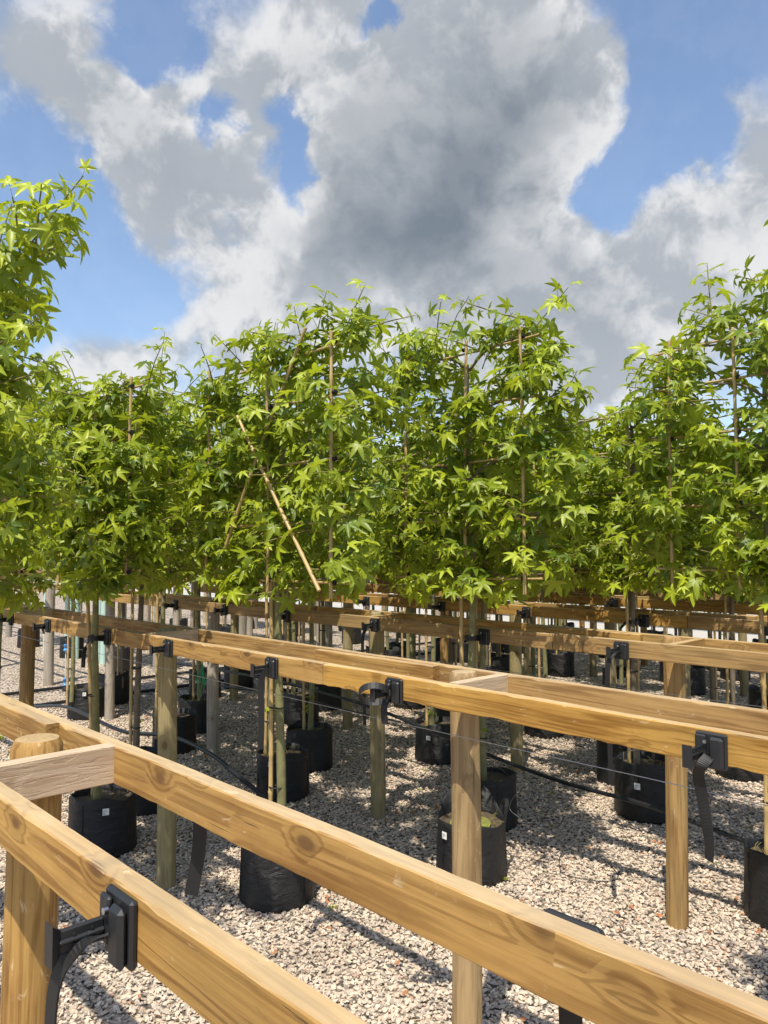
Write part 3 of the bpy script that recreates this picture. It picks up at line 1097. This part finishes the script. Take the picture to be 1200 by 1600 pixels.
T('pleached_tree', "trained tree behind the crossed canes, a white tag on its green trunk", -4.50, 3.22, 42, hw=.60, z0=1.55, z1=2.85, n_leaf_parts=200, tagged=True)
T('pleached_tree', "trained tree strapped to the third rail at left, behind the tree with the bowed strap", -6.10, 3.22, 55, hw=.60, n_leaf_parts=150)
T('pleached_tree', "tall trained tree at the right edge with two canes and cross canes in front", -1.40, 3.93, 61, hw=.62, z0=1.55, z1=3.02, n_leaf_parts=300,
  canes=[-.44, -.10, .40], hor=[1.66, 1.98, 2.33, 2.60, 2.80], cane_y=-.10, nsh=165, drop=[.22, .16, .05, 0, -.03, 0, 0], extra=[(-.25, 0, 2.95, -.1, 0, 1, .30, 11), (.1, 0, 2.95, 0, 0, 1, .3, 11)])
T('pleached_tree', "trained tree hidden behind the dense one right of centre", -3.16, 3.92, 71, hw=.56, z1=2.62, n_leaf_parts=150)
T('pleached_tree', "trained tree behind the third rail, left of centre", -4.95, 3.92, 75, hw=.58, z1=2.7, n_leaf_parts=100)
T('pleached_tree', "dark trained tree right, its trunk strapped before the fourth rail in a bowed strap", -2.56, 4.76, 83, hw=.58, z0=1.55, z1=2.74, n_leaf_parts=250,
  bark='bark_grey')
T('pleached_tree', "trained tree between the two centre trees, white-tagged trunk at the fourth rail", -4.38, 4.76, 87, hw=.58, z1=2.60, n_leaf_parts=150, tagged=True)
T('pleached_tree', "trained tree just outside the right edge whose shade falls on the gravel", 0.0, 2.38, 93, hw=.64, z0=1.5, z1=2.62, tops=5)

# straps that hold the near trunks
trunk_clip(-4.11, YF[1], 1.765, "black clip and bowed strap closed round the left trunk on the second rail")
trunk_clip(-5.64, YF[1], 1.765, "black strap round the pale trunk at the far left edge", big=False)
trunk_clip(-2.70, YF[2], 3.24, "black clip and strap closed round the middle trunk on the third rail", big=False)
trunk_clip(-4.50, YF[2], 3.24, "black clip and strap round the white-tagged trunk on the third rail", big=False)
trunk_clip(-6.10, YF[2], 3.24, "black clip and strap round a trunk at the left of the third rail", big=True)
trunk_clip(-2.56, YF[3], 4.76, "black bowed strap round the dark right trunk on the fourth rail")
trunk_clip(-4.38, YF[3], 4.76, "black clip and strap round the white-tagged trunk on the fourth rail", big=False)

# ------------------------------------------------------------------ far trees: copies of three kinds
ORD = ['nearest', 'second', 'third', 'fourth', 'fifth', 'sixth', 'seventh', 'eighth', 'ninth']
FAR_LABEL = "leafy trained tree standing in one of the farther rows"
protos = [pleached_tree('pleached_tree', FAR_LABEL, -6.3, 4.76, 201, hw=.62, group='trained trees of the farther rows', sprouts=0),
          pleached_tree('pleached_tree', FAR_LABEL, -8.15, 4.76, 217, hw=.62, z1=2.75, group='trained trees of the farther rows', sprouts=0, bark='bark_grey'),
          pleached_tree('pleached_tree', FAR_LABEL, -6.7, 3.92, 233, hw=.62, z1=2.92, group='trained trees of the farther rows', sprouts=0)]
remember(protos)
rt = random.Random(77)
spots = [(-8.05, 3.22), (-8.5, 3.92)]
for i in range(3, 9):
    yf, yb = YF[i] - .11, YF[i] + GAP[i] + .24
    if i > 3:
        for k in range(5):
            spots.append((-2.45 - 1.85 * k if k else -2.45, yf))
        spots[-1] = (max(spots[-1][0], -8.3), yf)
    for k in range(5):
        spots.append((-1.2 - 1.8 * k, yb))
for i in range(3, 9):                 # beyond the path
    for k in range(3):
        spots.append((-10.9 - 1.85 * k, YF[i] + .2))
for n, (x, y) in enumerate(spots):
    if x > -0.24 * y:
        continue
    o = copy_tree(protos[n % 3])
    o.location = (x + rt.uniform(-.08, .08), y + rt.uniform(-.03, .03), 0)
    o.rotation_euler = (0, 0, rt.choice([0, math.pi]) + R_(rt.uniform(-5, 5)))
    s = rt.uniform(.90, .97)
    o.scale = (rt.uniform(.94, 1.0), 1, s)
    TREES.append(o)
    if x < -9:
        lb, gp = "leafy trained tree beyond the path at far left", 'trained trees beyond the path'
    else:
        ri = max(q for q in range(9) if YF[q] - .4 < y)
        sd = 'before' if y < YF[ri] else 'behind'
        lb = "leafy trained tree standing %s the %s rail" % (sd, ORD[ri])
        gp = 'trained trees %s the %s rail' % (sd, ORD[ri])
    o['label'], o['group'] = lb, gp
    o['row'] = lb.split('tree ')[1]


# ------------------------------------------------------------------ grow bags
def bag_shape(seed, r=.187, h=.325, flap=0.0):
    """soft woven bag: wall with creases, rolled rim, inner wall; flap raises one side of the rim"""
    rg = random.Random(seed)
    n = 36
    ph = [rg.uniform(0, 6.28) for _ in range(6)]
    prof = [(0.0, .93), (.012, .985), (.06, 1.015), (.35, 1.0), (.62, .985), (.85, .985), (.97, .99), (1.0, .975)]
    vs, fs = [], []
    for j, (t, q) in enumerate(prof):
        for k in range(n):
            a = 2 * math.pi * k / n
            cre = .012 * math.sin(5 * a + ph[0] + t * 3) + .010 * math.sin(9 * a + ph[1] - t * 4) + .006 * math.sin(17 * a + ph[2] + 6 * t)
            rr = r * q * (1 + cre * (.3 + t))
            z = h * t
            if t > .8:
                z += (t - .8) / .2 * (.012 * math.sin(2 * a + ph[3]) + .008 * math.sin(5 * a + ph[4]) + flap * max(0, math.sin(a + ph[5])) ** 1.5)
            vs.append((rr * math.cos(a), rr * math.sin(a), z))
    m = len(prof)
    for k in range(n):               # inner wall
        v = vs[(m - 1) * n + k]
        vs.append((v[0] * .965, v[1] * .965, v[2] - .004))
    for k in range(n):
        v = vs[(m - 1) * n + k]
        vs.append((v[0] * .95, v[1] * .95, h * .80))
    for j in range(m + 1):
        for k in range(n):
            k2 = (k + 1) % n
            fs.append((j * n + k, j * n + k2, (j + 1) * n + k2, (j + 1) * n + k))
    b = MB()
    b.add(vs, fs, True)
    b.add(vs[:n], [tuple(range(n))[::-1]])
    # vertical seams
    for a in (ph[0], ph[0] + 2.1, ph[0] + 3.9):
        b.tube([(r * 1.008 * math.cos(a), r * 1.008 * math.sin(a), .012), (r * 1.012 * math.cos(a), r * 1.012 * math.sin(a), .1),
                (r * .995 * math.cos(a), r * .995 * math.sin(a), h * .6), (r * .992 * math.cos(a), r * .992 * math.sin(a), h * .95)], .0022, 5)
    return b


def soil_mb(seed, r, z):
    rg = random.Random(seed)
    vs, fs = [(0, 0, z + .02)], []
    n, m = 22, 5
    for j in range(1, m + 1):
        for k in range(n):
            a = 6.2832 * k / n
            vs.append((r * j / m * math.cos(a), r * j / m * math.sin(a), z + .018 * (1 - j / m) + rg.uniform(-.008, .008)))
    for k in range(n):
        fs.append((0, 1 + k, 1 + (k + 1) % n))
    for j in range(m - 1):
        for k in range(n):
            k2 = (k + 1) % n
            fs.append((1 + j * n + k, 1 + (j + 1) * n + k, 1 + (j + 1) * n + k2, 1 + j * n + k2))
    return MB().add(vs, fs, True)


BAGS = [bag_shape(1).mesh('bag', 'fabric'), bag_shape(2).mesh('bag', 'fabric'), bag_shape(3, flap=.05).mesh('bag', 'fabric')]
SOILS = [soil_mb(k, .176, .275).mesh('soil', 'soil') for k in range(2)]


def handle_mesh(L):
    b = MB()
    pts = spline([(-.03, 0, -.03), (-.034, 0, .04), (-.022, .006, L), (.0, .01, L + .018), (.022, .006, L), (.034, 0, .04), (.03, 0, -.03)], 4)
    b.ribbon(pts, (0, 1, 0), .022, .002)
    return b.mesh('handle', 'fabric')


HANDLES = [handle_mesh(.07), handle_mesh(.02)]


def grow_bag(x, y, label, seed, sc=1.0, lab=None, handles=(), moss=False, mesh=None, group='black fabric grow bags standing on the gravel', litter=True, rot=None):
    rg = random.Random(seed)
    rz = rg.uniform(0, 6.28) if rot is None else rot
    t = thing('grow_bag', label, 'grow bag', (x, y, 0), 0, group)
    t.scale = (sc, sc, sc)
    o = obj('bag', BAGS[seed % 3] if mesh is None else mesh, t)
    o.rotation_euler = (0, 0, rz)
    obj('soil', SOILS[seed % 2], t)
    for a, hi in handles:
        h = obj('handle', HANDLES[hi], t)
        a = R_(a)
        h.location = (.186 * math.cos(a), .186 * math.sin(a), .30)
        h.rotation_euler = (R_(-8), 0, a - math.pi / 2)
    if lab:              # (direction it faces in degrees, height, tilt)
        a, z, tilt = lab
        a = R_(a)
        L = MB()
        L.box((0, 0, 0), (.034, .0012, .036))
        l = L.build('label', 'tag', t)
        l.location = (.196 * math.cos(a), .196 * math.sin(a), z)
        l.rotation_euler = (0, R_(tilt), a + math.pi / 2)
        P = MB()
        P.box((-.004, 0, .006), (.020, .0005, .0025))
        P.box((-.002, 0, .000), (.024, .0005, .0015))
        P.box((-.009, 0, -.009), (.007, .0005, .007))
        pr = P.build('print', 'ink', l)
        pr.location = (0, -.0012, 0)
    if moss:
        mm = soil_mb(seed + 5, .11, .285).build('moss', 'moss', t, (.03, -.04, .006))
    if litter:
        b = MB()
        for k in range(16):
            a, rr = rg.uniform(0, 6.28), .165 * math.sqrt(rg.random())
            p = Vector((rr * math.cos(a), rr * math.sin(a), .29))
            q = p + Vector((rg.gauss(0, .03), rg.gauss(0, .03), rg.uniform(.0, .06)))
            b.tube([p, (p + q) / 2 + Vector((0, 0, .01)), q], .0015, 4, False)
        tag(b.build('litter', 'twig', t), kind='stuff')
    return t


CAMD = -44          # most labels face back towards the path the viewer stands on
grow_bag(-3.24, 2.36, "large black grow bag between the two nearest rails, foreground centre left", 11, 1.0, None, [(200, 1)])
grow_bag(-2.74, 3.28, "black grow bag with a standing handle and mossy soil, behind the square-looking middle post", 12, 1.0, (-95, .25, 0), [(60, 0), (150, 0)], True,
         bag_shape(9, .187, .31, .12).mesh('bag', 'fabric'), rot=3.960)
grow_bag(-4.46, 1.99, "black grow bag with a white label under the nearest rail at left", 13, 1.02, (-20, .27, 0), [(120, 1)])
grow_bag(-4.98, 2.47, "black grow bag just behind the white-labelled one at lower left", 14)
grow_bag(-4.53, 3.34, "black grow bag left of centre at the foot of the paired bamboo stems", 15, 1.0, (-62, .27, 0))
grow_bag(-4.97, 3.93, "black grow bag half hidden right behind the bag with the paired bamboo stems", 16)
grow_bag(-6.2, 3.40, "black grow bag behind the tall weathered post at left", 17, 1.0, (-60, .2, 0))
grow_bag(-6.72, 3.93, "creased black grow bag, second behind the tall weathered post at left", 18)
grow_bag(-8.07, 3.40, "black grow bag at left below the bowed strap, near the ground pipes", 19, 1.0, (-30, .27, 0))
grow_bag(-8.6, 3.95, "black grow bag at left beside the ground pipes, behind another", 20)
grow_bag(-1.36, 3.96, "black grow bag cut by the right edge", 21, 1.03)
grow_bag(-3.16, 3.95, "black grow bag mostly hidden behind the mossy one", 22)
grow_bag(-2.54, 4.86, "big black grow bag with a white label behind the right-hand post", 23, 1.12, (-78, .21, 0))
grow_bag(-3.02, 5.40, "black grow bag with a label high on its side, behind the big labelled one", 24, 1.0, (-40, .27, 0))
grow_bag(-4.40, 4.84, "black grow bag with a white label right of the thin centre post", 25, 1.0, (-70, .22, 0))
grow_bag(-8.15, 4.86, "black grow bag with a white label, far left beside the green twine", 26, 1.0, (-60, .22, 0))
remember(None)
far_bag = grow_bag(-6.3, 4.86, "black grow bag at the foot of a tree in the farther rows", 27, 1.0, None, (), group='grow bags of the farther rows', litter=False)
remember(None)
rb = random.Random(3)
for o in TREES:
    x, y, _ = o.location
    if y < 4.1 and x > -9:
        del o['row']
        continue
    if y < 14:
        c = copy_tree(far_bag)
        c['label'] = 'black grow bag of a tree ' + o['row']
        c['group'] = 'grow bags of the trees ' + o['row']
        del o['row']
        c.location = (x + rb.uniform(-.06, .06), y + rb.uniform(-.02, .08), 0)
        c.rotation_euler = (0, 0, rb.uniform(0, 6.28))


# ------------------------------------------------------------------ hoses, wires, irrigation
def hose(name, pts, r, label, cat, m='hose', group=None, n=8):
    o = MB().tube(spline(pts, 8), r, n).build(name, m)
    return tag(o, label, cat, group)


hose('irrigation_hose', [(-1.0, 4.40, .10), (-1.73, 4.42, .15), (-2.33, 4.45, .20), (-2.9, 4.45, .21), (-3.45, 4.45, .26), (-4.1, 4.46, .34), (-5.0, 4.47, .44), (-6.4, 4.47, .48),
                         (-8.2, 4.45, .45)], .014,
     "black irrigation hose slung across behind the right-hand post", 'hose')
hose('irrigation_hose', [(-3.4, 2.98, .03), (-3.85, 3.0, .06), (-4.25, 3.0, .12), (-4.6, 3.0, .20), (-5.0, 3.02, .27), (-5.6, 3.02, .29), (-6.4, 3.0, .20), (-7.6, 3.02, .22), (-8.5, 3.0, .1)], .016,
     "black irrigation hose sagging past the tall weathered post at left", 'hose')
hose('irrigation_hose', [(-4.2, 4.2, .44), (-4.9, 4.22, .43), (-5.6, 4.2, .46), (-6.6, 4.2, .40), (-7.8, 4.25, .36)], .009,
     "thin black irrigation hose left of centre below the third rail", 'hose')
hose('irrigation_hose', [(1.0, 5.95, .3), (-1.5, 5.95, .33), (-3.2, 5.95, .28), (-5.2, 5.95, .34), (-8.3, 5.95, .3)], .010,
     "black irrigation hose behind the fourth rail", 'hose')
hose('irrigation_hose', [(1.0, 9.0, .42), (-3.2, 9.0, .45), (-5.0, 9.0, .4), (-8.3, 9.0, .44)], .012,
     "black irrigation hose low across the far rows against the pale yard", 'hose')
for (xx, lb) in ((-9.85, "black pipe on the ground of the path at left, farther of two"), (-8.9, "black pipe on the ground of the path at left, nearer of two")):
    tag(MB().tube([(xx, 1.5, .03), (xx + .02, 6, .028), (xx, 14, .03)], .02, 10).build('ground_pipe', 'hose'), lb, 'pipe', 'pipes along the path')
# coiled drip lines at the bags
rd = random.Random(19)
for k, (p, lb) in enumerate([((-2.62, 3.55, .33), "loose loop of thin black drip line right of the mossy grow bag"),
                             ((-3.50, 2.42, .28), "loose loop of thin black drip line left of the large foreground grow bag"),
                             ((-2.3, 3.62, .10), "thin black drip line lying on gravel right of the mossy grow bag"),
                             ((-4.9, 2.2, .30), "thin black drip line by the white-labelled bag at lower left"),
                             ((-6.0, 3.2, .55), "tangle of thin black drip line beside the tall weathered post")]):
    p = Vector(p)
    pts = []
    for q in range(9):
        a = q * .8 + k
        pts.append(p + Vector((.11 * math.cos(a) + .02 * q, .05 * math.sin(a * 1.3), .08 * math.sin(a) + rd.uniform(-.02, .02) - (.02 if k == 2 else 0))))
    for v in pts:
        v.z = max(v.z, .03)
    tag(MB().tube(spline(pts, 5), .0028, 5).build('drip_line', 'hose'), lb, 'drip line', 'loops of drip line')
for y, z, lb in ((YF[1] + .095, 1.150, "thin steel wire stretched under the second rail across the posts"), (YF[2] + .10, 1.09, "thin steel wire under the third rail"),
                 (YF[3] + .10, 1.09, "thin steel wire under the fourth rail"), (YF[4] + .1, 1.09, "thin steel wire under the fifth rail")):
    pts = [(2.2 - 1.07 * k, y - .004, z - .006 * math.sin(k * 1.1) ** 2) for k in range(11)]
    tag(MB().tube(pts, .0013, 5).build('steel_wire', 'wire'), lb, 'wire', 'wires under the rails')
# blue spaghetti stake with drip fittings by the path
for (x, y, lb) in ((-9.72, 3.82, "slim riser with two blue fittings on the ground pipe at left"), (-7.3, 5.9, "slim riser with a blue fitting behind the bamboo stems")):
    t = thing('sprinkler_riser', lb, 'riser', (x, y, 0), 0, 'risers with blue fittings')
    MB().tube([(0, 0, .05), (0, 0, .55)], .007, 8).build('rod', 'clear', t)
    MB().tube([(0, 0, 0), (0, 0, .04), (0, 0, .06)], [.035, .03, .02], 10).build('base', 'plastic', t)
    for z0, z1 in ((.07, .16), (.50, .58)):
        MB().tube([(0, 0, z0), (0, 0, z0 + .012), (0, 0, z0 + .014), (0, 0, z1 - .03), (0, 0, z1 - .028), (0, 0, z1)], [.03, .034, .024, .022, .03, .024], 12).build('fitting', 'blue', t)
    MB().tube(spline([(0, 0, .58), (-.02, 0, .63), (-.10, 0, .66)], 5), .006, 6).build('nozzle', 'plastic', t)
# green twine tied on the wire
b = MB()
rg = random.Random(8)
for k in range(7):
    b.tube(spline([(0, 0, 0), (rg.uniform(-.03, .03), 0, -.05), (rg.uniform(-.06, .06), rg.uniform(-.03, .03), -.12), (rg.uniform(-.05, .05), 0, -rg.uniform(.14, .24))], 4), .003, 4, False)
o = b.build('green_twine', 'twine', None, (-4.62, YF[2] - .6, 1.0))
tag(o, "knot of green twine hanging left of the paired bamboo stems", 'twine')
# hanging rubber straps seen below the nearest rail's back beam
for (x, y, zt, zb, lb) in ((-1.36, .80, 1.28, 1.075, "loose black strap hanging below the nearest rail left of the large grow bag"),
                           (-.52, .80, 1.28, .95, "loose black strap hanging below the nearest rail at bottom right")):
    q = MB().ribbon(spline([(x, y, zt), (x - .002, y + .004, (zt + zb) / 2), (x - .014, y - .006, zb)], 6), (1, .9, 0), .027, .003)
    tag(q.build('hanging_strap', 'rubber'), lb, 'strap', 'loose straps of the nearest rail')
yb0 = YF[0] + GAP[0] + BT + .002
clip(-.50, yb0, "black clip on the far side of the nearest rail whose tip shows over the beam", 'none', math.pi, z=ZT - .0405, arm=False)


# ------------------------------------------------------------------ background
rf = random.Random(41)
f = thing('slatted_fence', "brown slatted fence beyond the pale yard, seen under the right-hand trees", 'fence', (-6, 16.5, 0))
for k in range(6):
    b, at = plank(-9, 9, 0, 0, 700 + k, 1.0, 0, .022, .12)
    o = b.build('slat', 'fence', f)
    o.location = (0, 0, .35 + k * .24)
for k in range(11):
    o = MB().box((0, 0, .85), (.09, .09, 1.8), None, .008).build('post', 'fence', f)
    o.location = (-9 + 1.8 * k, .06, 0)


def leaf_mass(seed, n, box, size, z0):
    rg = random.Random(seed)
    L = []
    for k in range(n):
        p = Vector((rg.uniform(-box[0], box[0]), rg.uniform(-box[1], box[1]), z0 + box[2] * rg.random() ** .8))
        L.append(make_leaf(rg, p, Vector((rg.gauss(0, 1), rg.gauss(0, 1), .5)).normalized(), Vector((0, -1, 0)), size * rg.uniform(.7, 1.3), rg.random(), rg.uniform(0, 6)))
    return leaf_cloud(L, 'foliage', 'hedge_leaf')


hm = leaf_mass(5, 1500, (3.4, .6, 2.3), .11, .1)
hl = ["green hedge behind the slatted fence, right part", "green hedge beyond the yard, middle part", "green hedge beyond the yard, left part", "green hedge far left beyond the path"]
for k in range(4):
    h = thing('hedge', hl[k], 'hedge', (-4 - 7.2 * k, 19.5 - (0 if k < 3 else 2), 0), R_(rf.uniform(-4, 4)), 'hedges beyond the yard')
    tag(obj('foliage', hm, h), kind='stuff')
    st = MB()
    for q in range(6):
        st.tube([(-3 + q * 1.2, 0, 0), (-3 + q * 1.2 + .1, .1, 1.6)], [.03, .01], 6)
    st.build('stem', 'bark_grey', h)
# long pale shed far off
s = thing('shed', "long white shed with a grey roof far behind the trees", 'shed', (-33, 31, 0), R_(46))
MB().box((0, 0, 1.5), (16, 6, 3.0)).build('wall', 'white_paint', s)
MB().add([(-8.3, -3.4, 2.95), (8.3, -3.4, 2.95), (8.3, 0, 4.1), (-8.3, 0, 4.1), (-8.3, 3.4, 2.95), (8.3, 3.4, 2.95),
          (-8.3, -3.4, 3.05), (8.3, -3.4, 3.05), (8.3, 0, 4.2), (-8.3, 0, 4.2), (-8.3, 3.4, 3.05), (8.3, 3.4, 3.05)],
         [(6, 7, 8, 9), (9, 8, 11, 10), (0, 3, 2, 1), (3, 4, 5, 2), (0, 1, 7, 6), (4, 10, 11, 5), (1, 2, 8, 7), (2, 5, 11, 8), (0, 6, 9, 3), (3, 9, 10, 4)]).build('roof', 'roof', s)
for k in range(5):
    MB().box((0, 0, 0), (1.9, .06, 1.2), None, .02).build('window', 'glass', s, (-6 + 3 * k, -3.03, 1.5))
# pale teal tree tubes stacked upright beyond the path
tb = MB().tube([(0, 0, 0), (0, 0, 1.25)], .055, 10, True).mesh('tree_guard', 'teal')
for k in range(7):
    o = obj('tree_guard', tb, None, (-11.2 - .42 * k, 5.05 + .10 * (k % 3), 0))
    tag(o, "pale teal tree guard tube standing beyond the path at left", 'tree guard', 'pale tree guards beyond the path')


# ------------------------------------------------------------------ gravel stones, fallen leaves, weeds
def gravel():
    rg = random.Random(2)
    pc = bpy.data.collections.new('stones')
    import bmesh
    for k in range(8):
        bm = bmesh.new()
        ax = (rg.uniform(.8, 1.25), rg.uniform(.65, 1.0), rg.uniform(.45, .75))
        for q in range(11):
            v = Vector((rg.gauss(0, 1), rg.gauss(0, 1), rg.gauss(0, 1))).normalized()
            bm.verts.new((v.x * ax[0], v.y * ax[1], v.z * ax[2]))
        r = bmesh.ops.convex_hull(bm, input=bm.verts)
        bmesh.ops.delete(bm, geom=[e for e in r['geom_interior'] if isinstance(e, bmesh.types.BMVert)], context='VERTS')
        me = bpy.data.meshes.new('stone')
        bm.to_mesh(me)
        bm.free()
        me.materials.append(M['stone'])
        pc.objects.link(bpy.data.objects.new('stone', me))
    # emitter grid
    vs, fs, dn = [], [], []
    x0, x1, y0, y1, c = -11.0, 1.5, -.5, 9.0, .5
    nx, ny = int((x1 - x0) / c), int((y1 - y0) / c)
    for j in range(ny + 1):
        for i in range(nx + 1):
            vs.append((x0 + i * c, y0 + j * c, .001))
    for j in range(ny):
        for i in range(nx):
            x, y = x0 + (i + .5) * c, y0 + (j + .5) * c
            d = math.hypot(x, y)
            den = 4200 if d < 4.5 else (2700 if d < 7 else (1300 if d < 9.5 else 0))
            if den and (x < 1.0):
                dn.append(float(den))
                a = j * (nx + 1) + i
                fs.append((a, a + 1, a + nx + 2, a + nx + 1))
    me = bpy.data.meshes.new('gravel')
    me.from_pydata(vs, [], fs)
    at = me.attributes.new('dens', 'FLOAT', 'FACE')
    at.data.foreach_set('value', dn)
    o = obj('gravel', me)
    tag(o, "pale crushed stone gravel covering the ground under the rails", 'gravel', None, 'stuff')
    ng = bpy.data.node_groups.new('scatter_stones', 'GeometryNodeTree')
    ng.interface.new_socket('Geometry', in_out='INPUT', socket_type='NodeSocketGeometry')
    ng.interface.new_socket('Geometry', in_out='OUTPUT', socket_type='NodeSocketGeometry')
    T_ = NT(ng)
    gi, go = T_.n('NodeGroupInput'), T_.n('NodeGroupOutput')
    na = T_.n('GeometryNodeInputNamedAttribute', {'Name': 'dens'}, data_type='FLOAT')
    ds = T_.n('GeometryNodeDistributePointsOnFaces', {'Mesh': gi.outputs[0], 'Density': na.outputs[0], 'Seed': 4})
    ci = T_.n('GeometryNodeCollectionInfo', {'Collection': pc, 'Separate Children': True, 'Reset Children': True})
    rr = T_.n('FunctionNodeRandomValue', data_type='FLOAT_VECTOR')
    rr.inputs[0].default_value = (-.5, -.5, 0)
    rr.inputs[1].default_value = (.5, .5, 6.283)
    rs = T_.n('FunctionNodeRandomValue', data_type='FLOAT')
    rs.inputs[2].default_value = .0048
    rs.inputs[3].default_value = .0150
    rs.inputs['Seed'].default_value = 9
    rz = T_.n('FunctionNodeRandomValue', data_type='FLOAT')
    rz.inputs[2].default_value = .0
    rz.inputs[3].default_value = .011
    rz.inputs['Seed'].default_value = 17
    cx = T_.n('ShaderNodeCombineXYZ', {2: rz.outputs[1]})
    sp = T_.n('GeometryNodeSetPosition', {'Geometry': ds.outputs['Points'], 'Offset': cx.outputs[0]})
    ip = T_.n('GeometryNodeInstanceOnPoints', {'Points': sp.outputs[0], 'Instance': ci.outputs[0], 'Pick Instance': True,
                                               'Rotation': rr.outputs[0], 'Scale': rs.outputs[1]})
    ng.links.new(ip.outputs[0], go.inputs[0])
    md = o.modifiers.new('scatter', 'NODES')
    md.node_group = ng


gravel()

rg = random.Random(31)
b = MB()
for k in range(1300):
    x, y = rg.uniform(-9, .8), rg.uniform(.6, 8)
    s = rg.uniform(.006, .022)
    a = rg.uniform(0, 6.28)
    e = Euler((rg.gauss(0, .4), rg.gauss(0, .4), a)).to_matrix()
    pts = [e @ Vector(q) * s + Vector((x, y, .022)) for q in ((-1, 0, .1), (-.4, .45, .25), (.4, .4, .1), (1.1, 0, .35), (.4, -.45, .15), (-.4, -.4, .3), (0, 0, 0))]
    b.add(pts, [(6, 0, 5), (6, 5, 4), (6, 4, 3), (6, 3, 2), (6, 2, 1), (6, 1, 0)])
tag(b.build('fallen_leaves', 'deadleaf'), "brown fallen leaves scattered over the gravel", 'fallen leaves', None, 'stuff')
L = []
for k in range(46):
    x, y = rg.uniform(-7, .3), rg.uniform(1.2, 6)
    for q in range(rg.randint(3, 7)):
        L.append(make_leaf(rg, Vector((x + rg.gauss(0, .012), y + rg.gauss(0, .012), .012)), Vector((rg.gauss(0, 1), rg.gauss(0, 1), 1.2)).normalized(),
                           Vector((0, 0, 1)), rg.uniform(.008, .018), .55, rg.uniform(0, 6)))
tag(obj('weeds', leaf_cloud(L, 'weeds', 'leaf')), "tiny green weeds sprouting through the gravel", 'weeds', None, 'stuff')
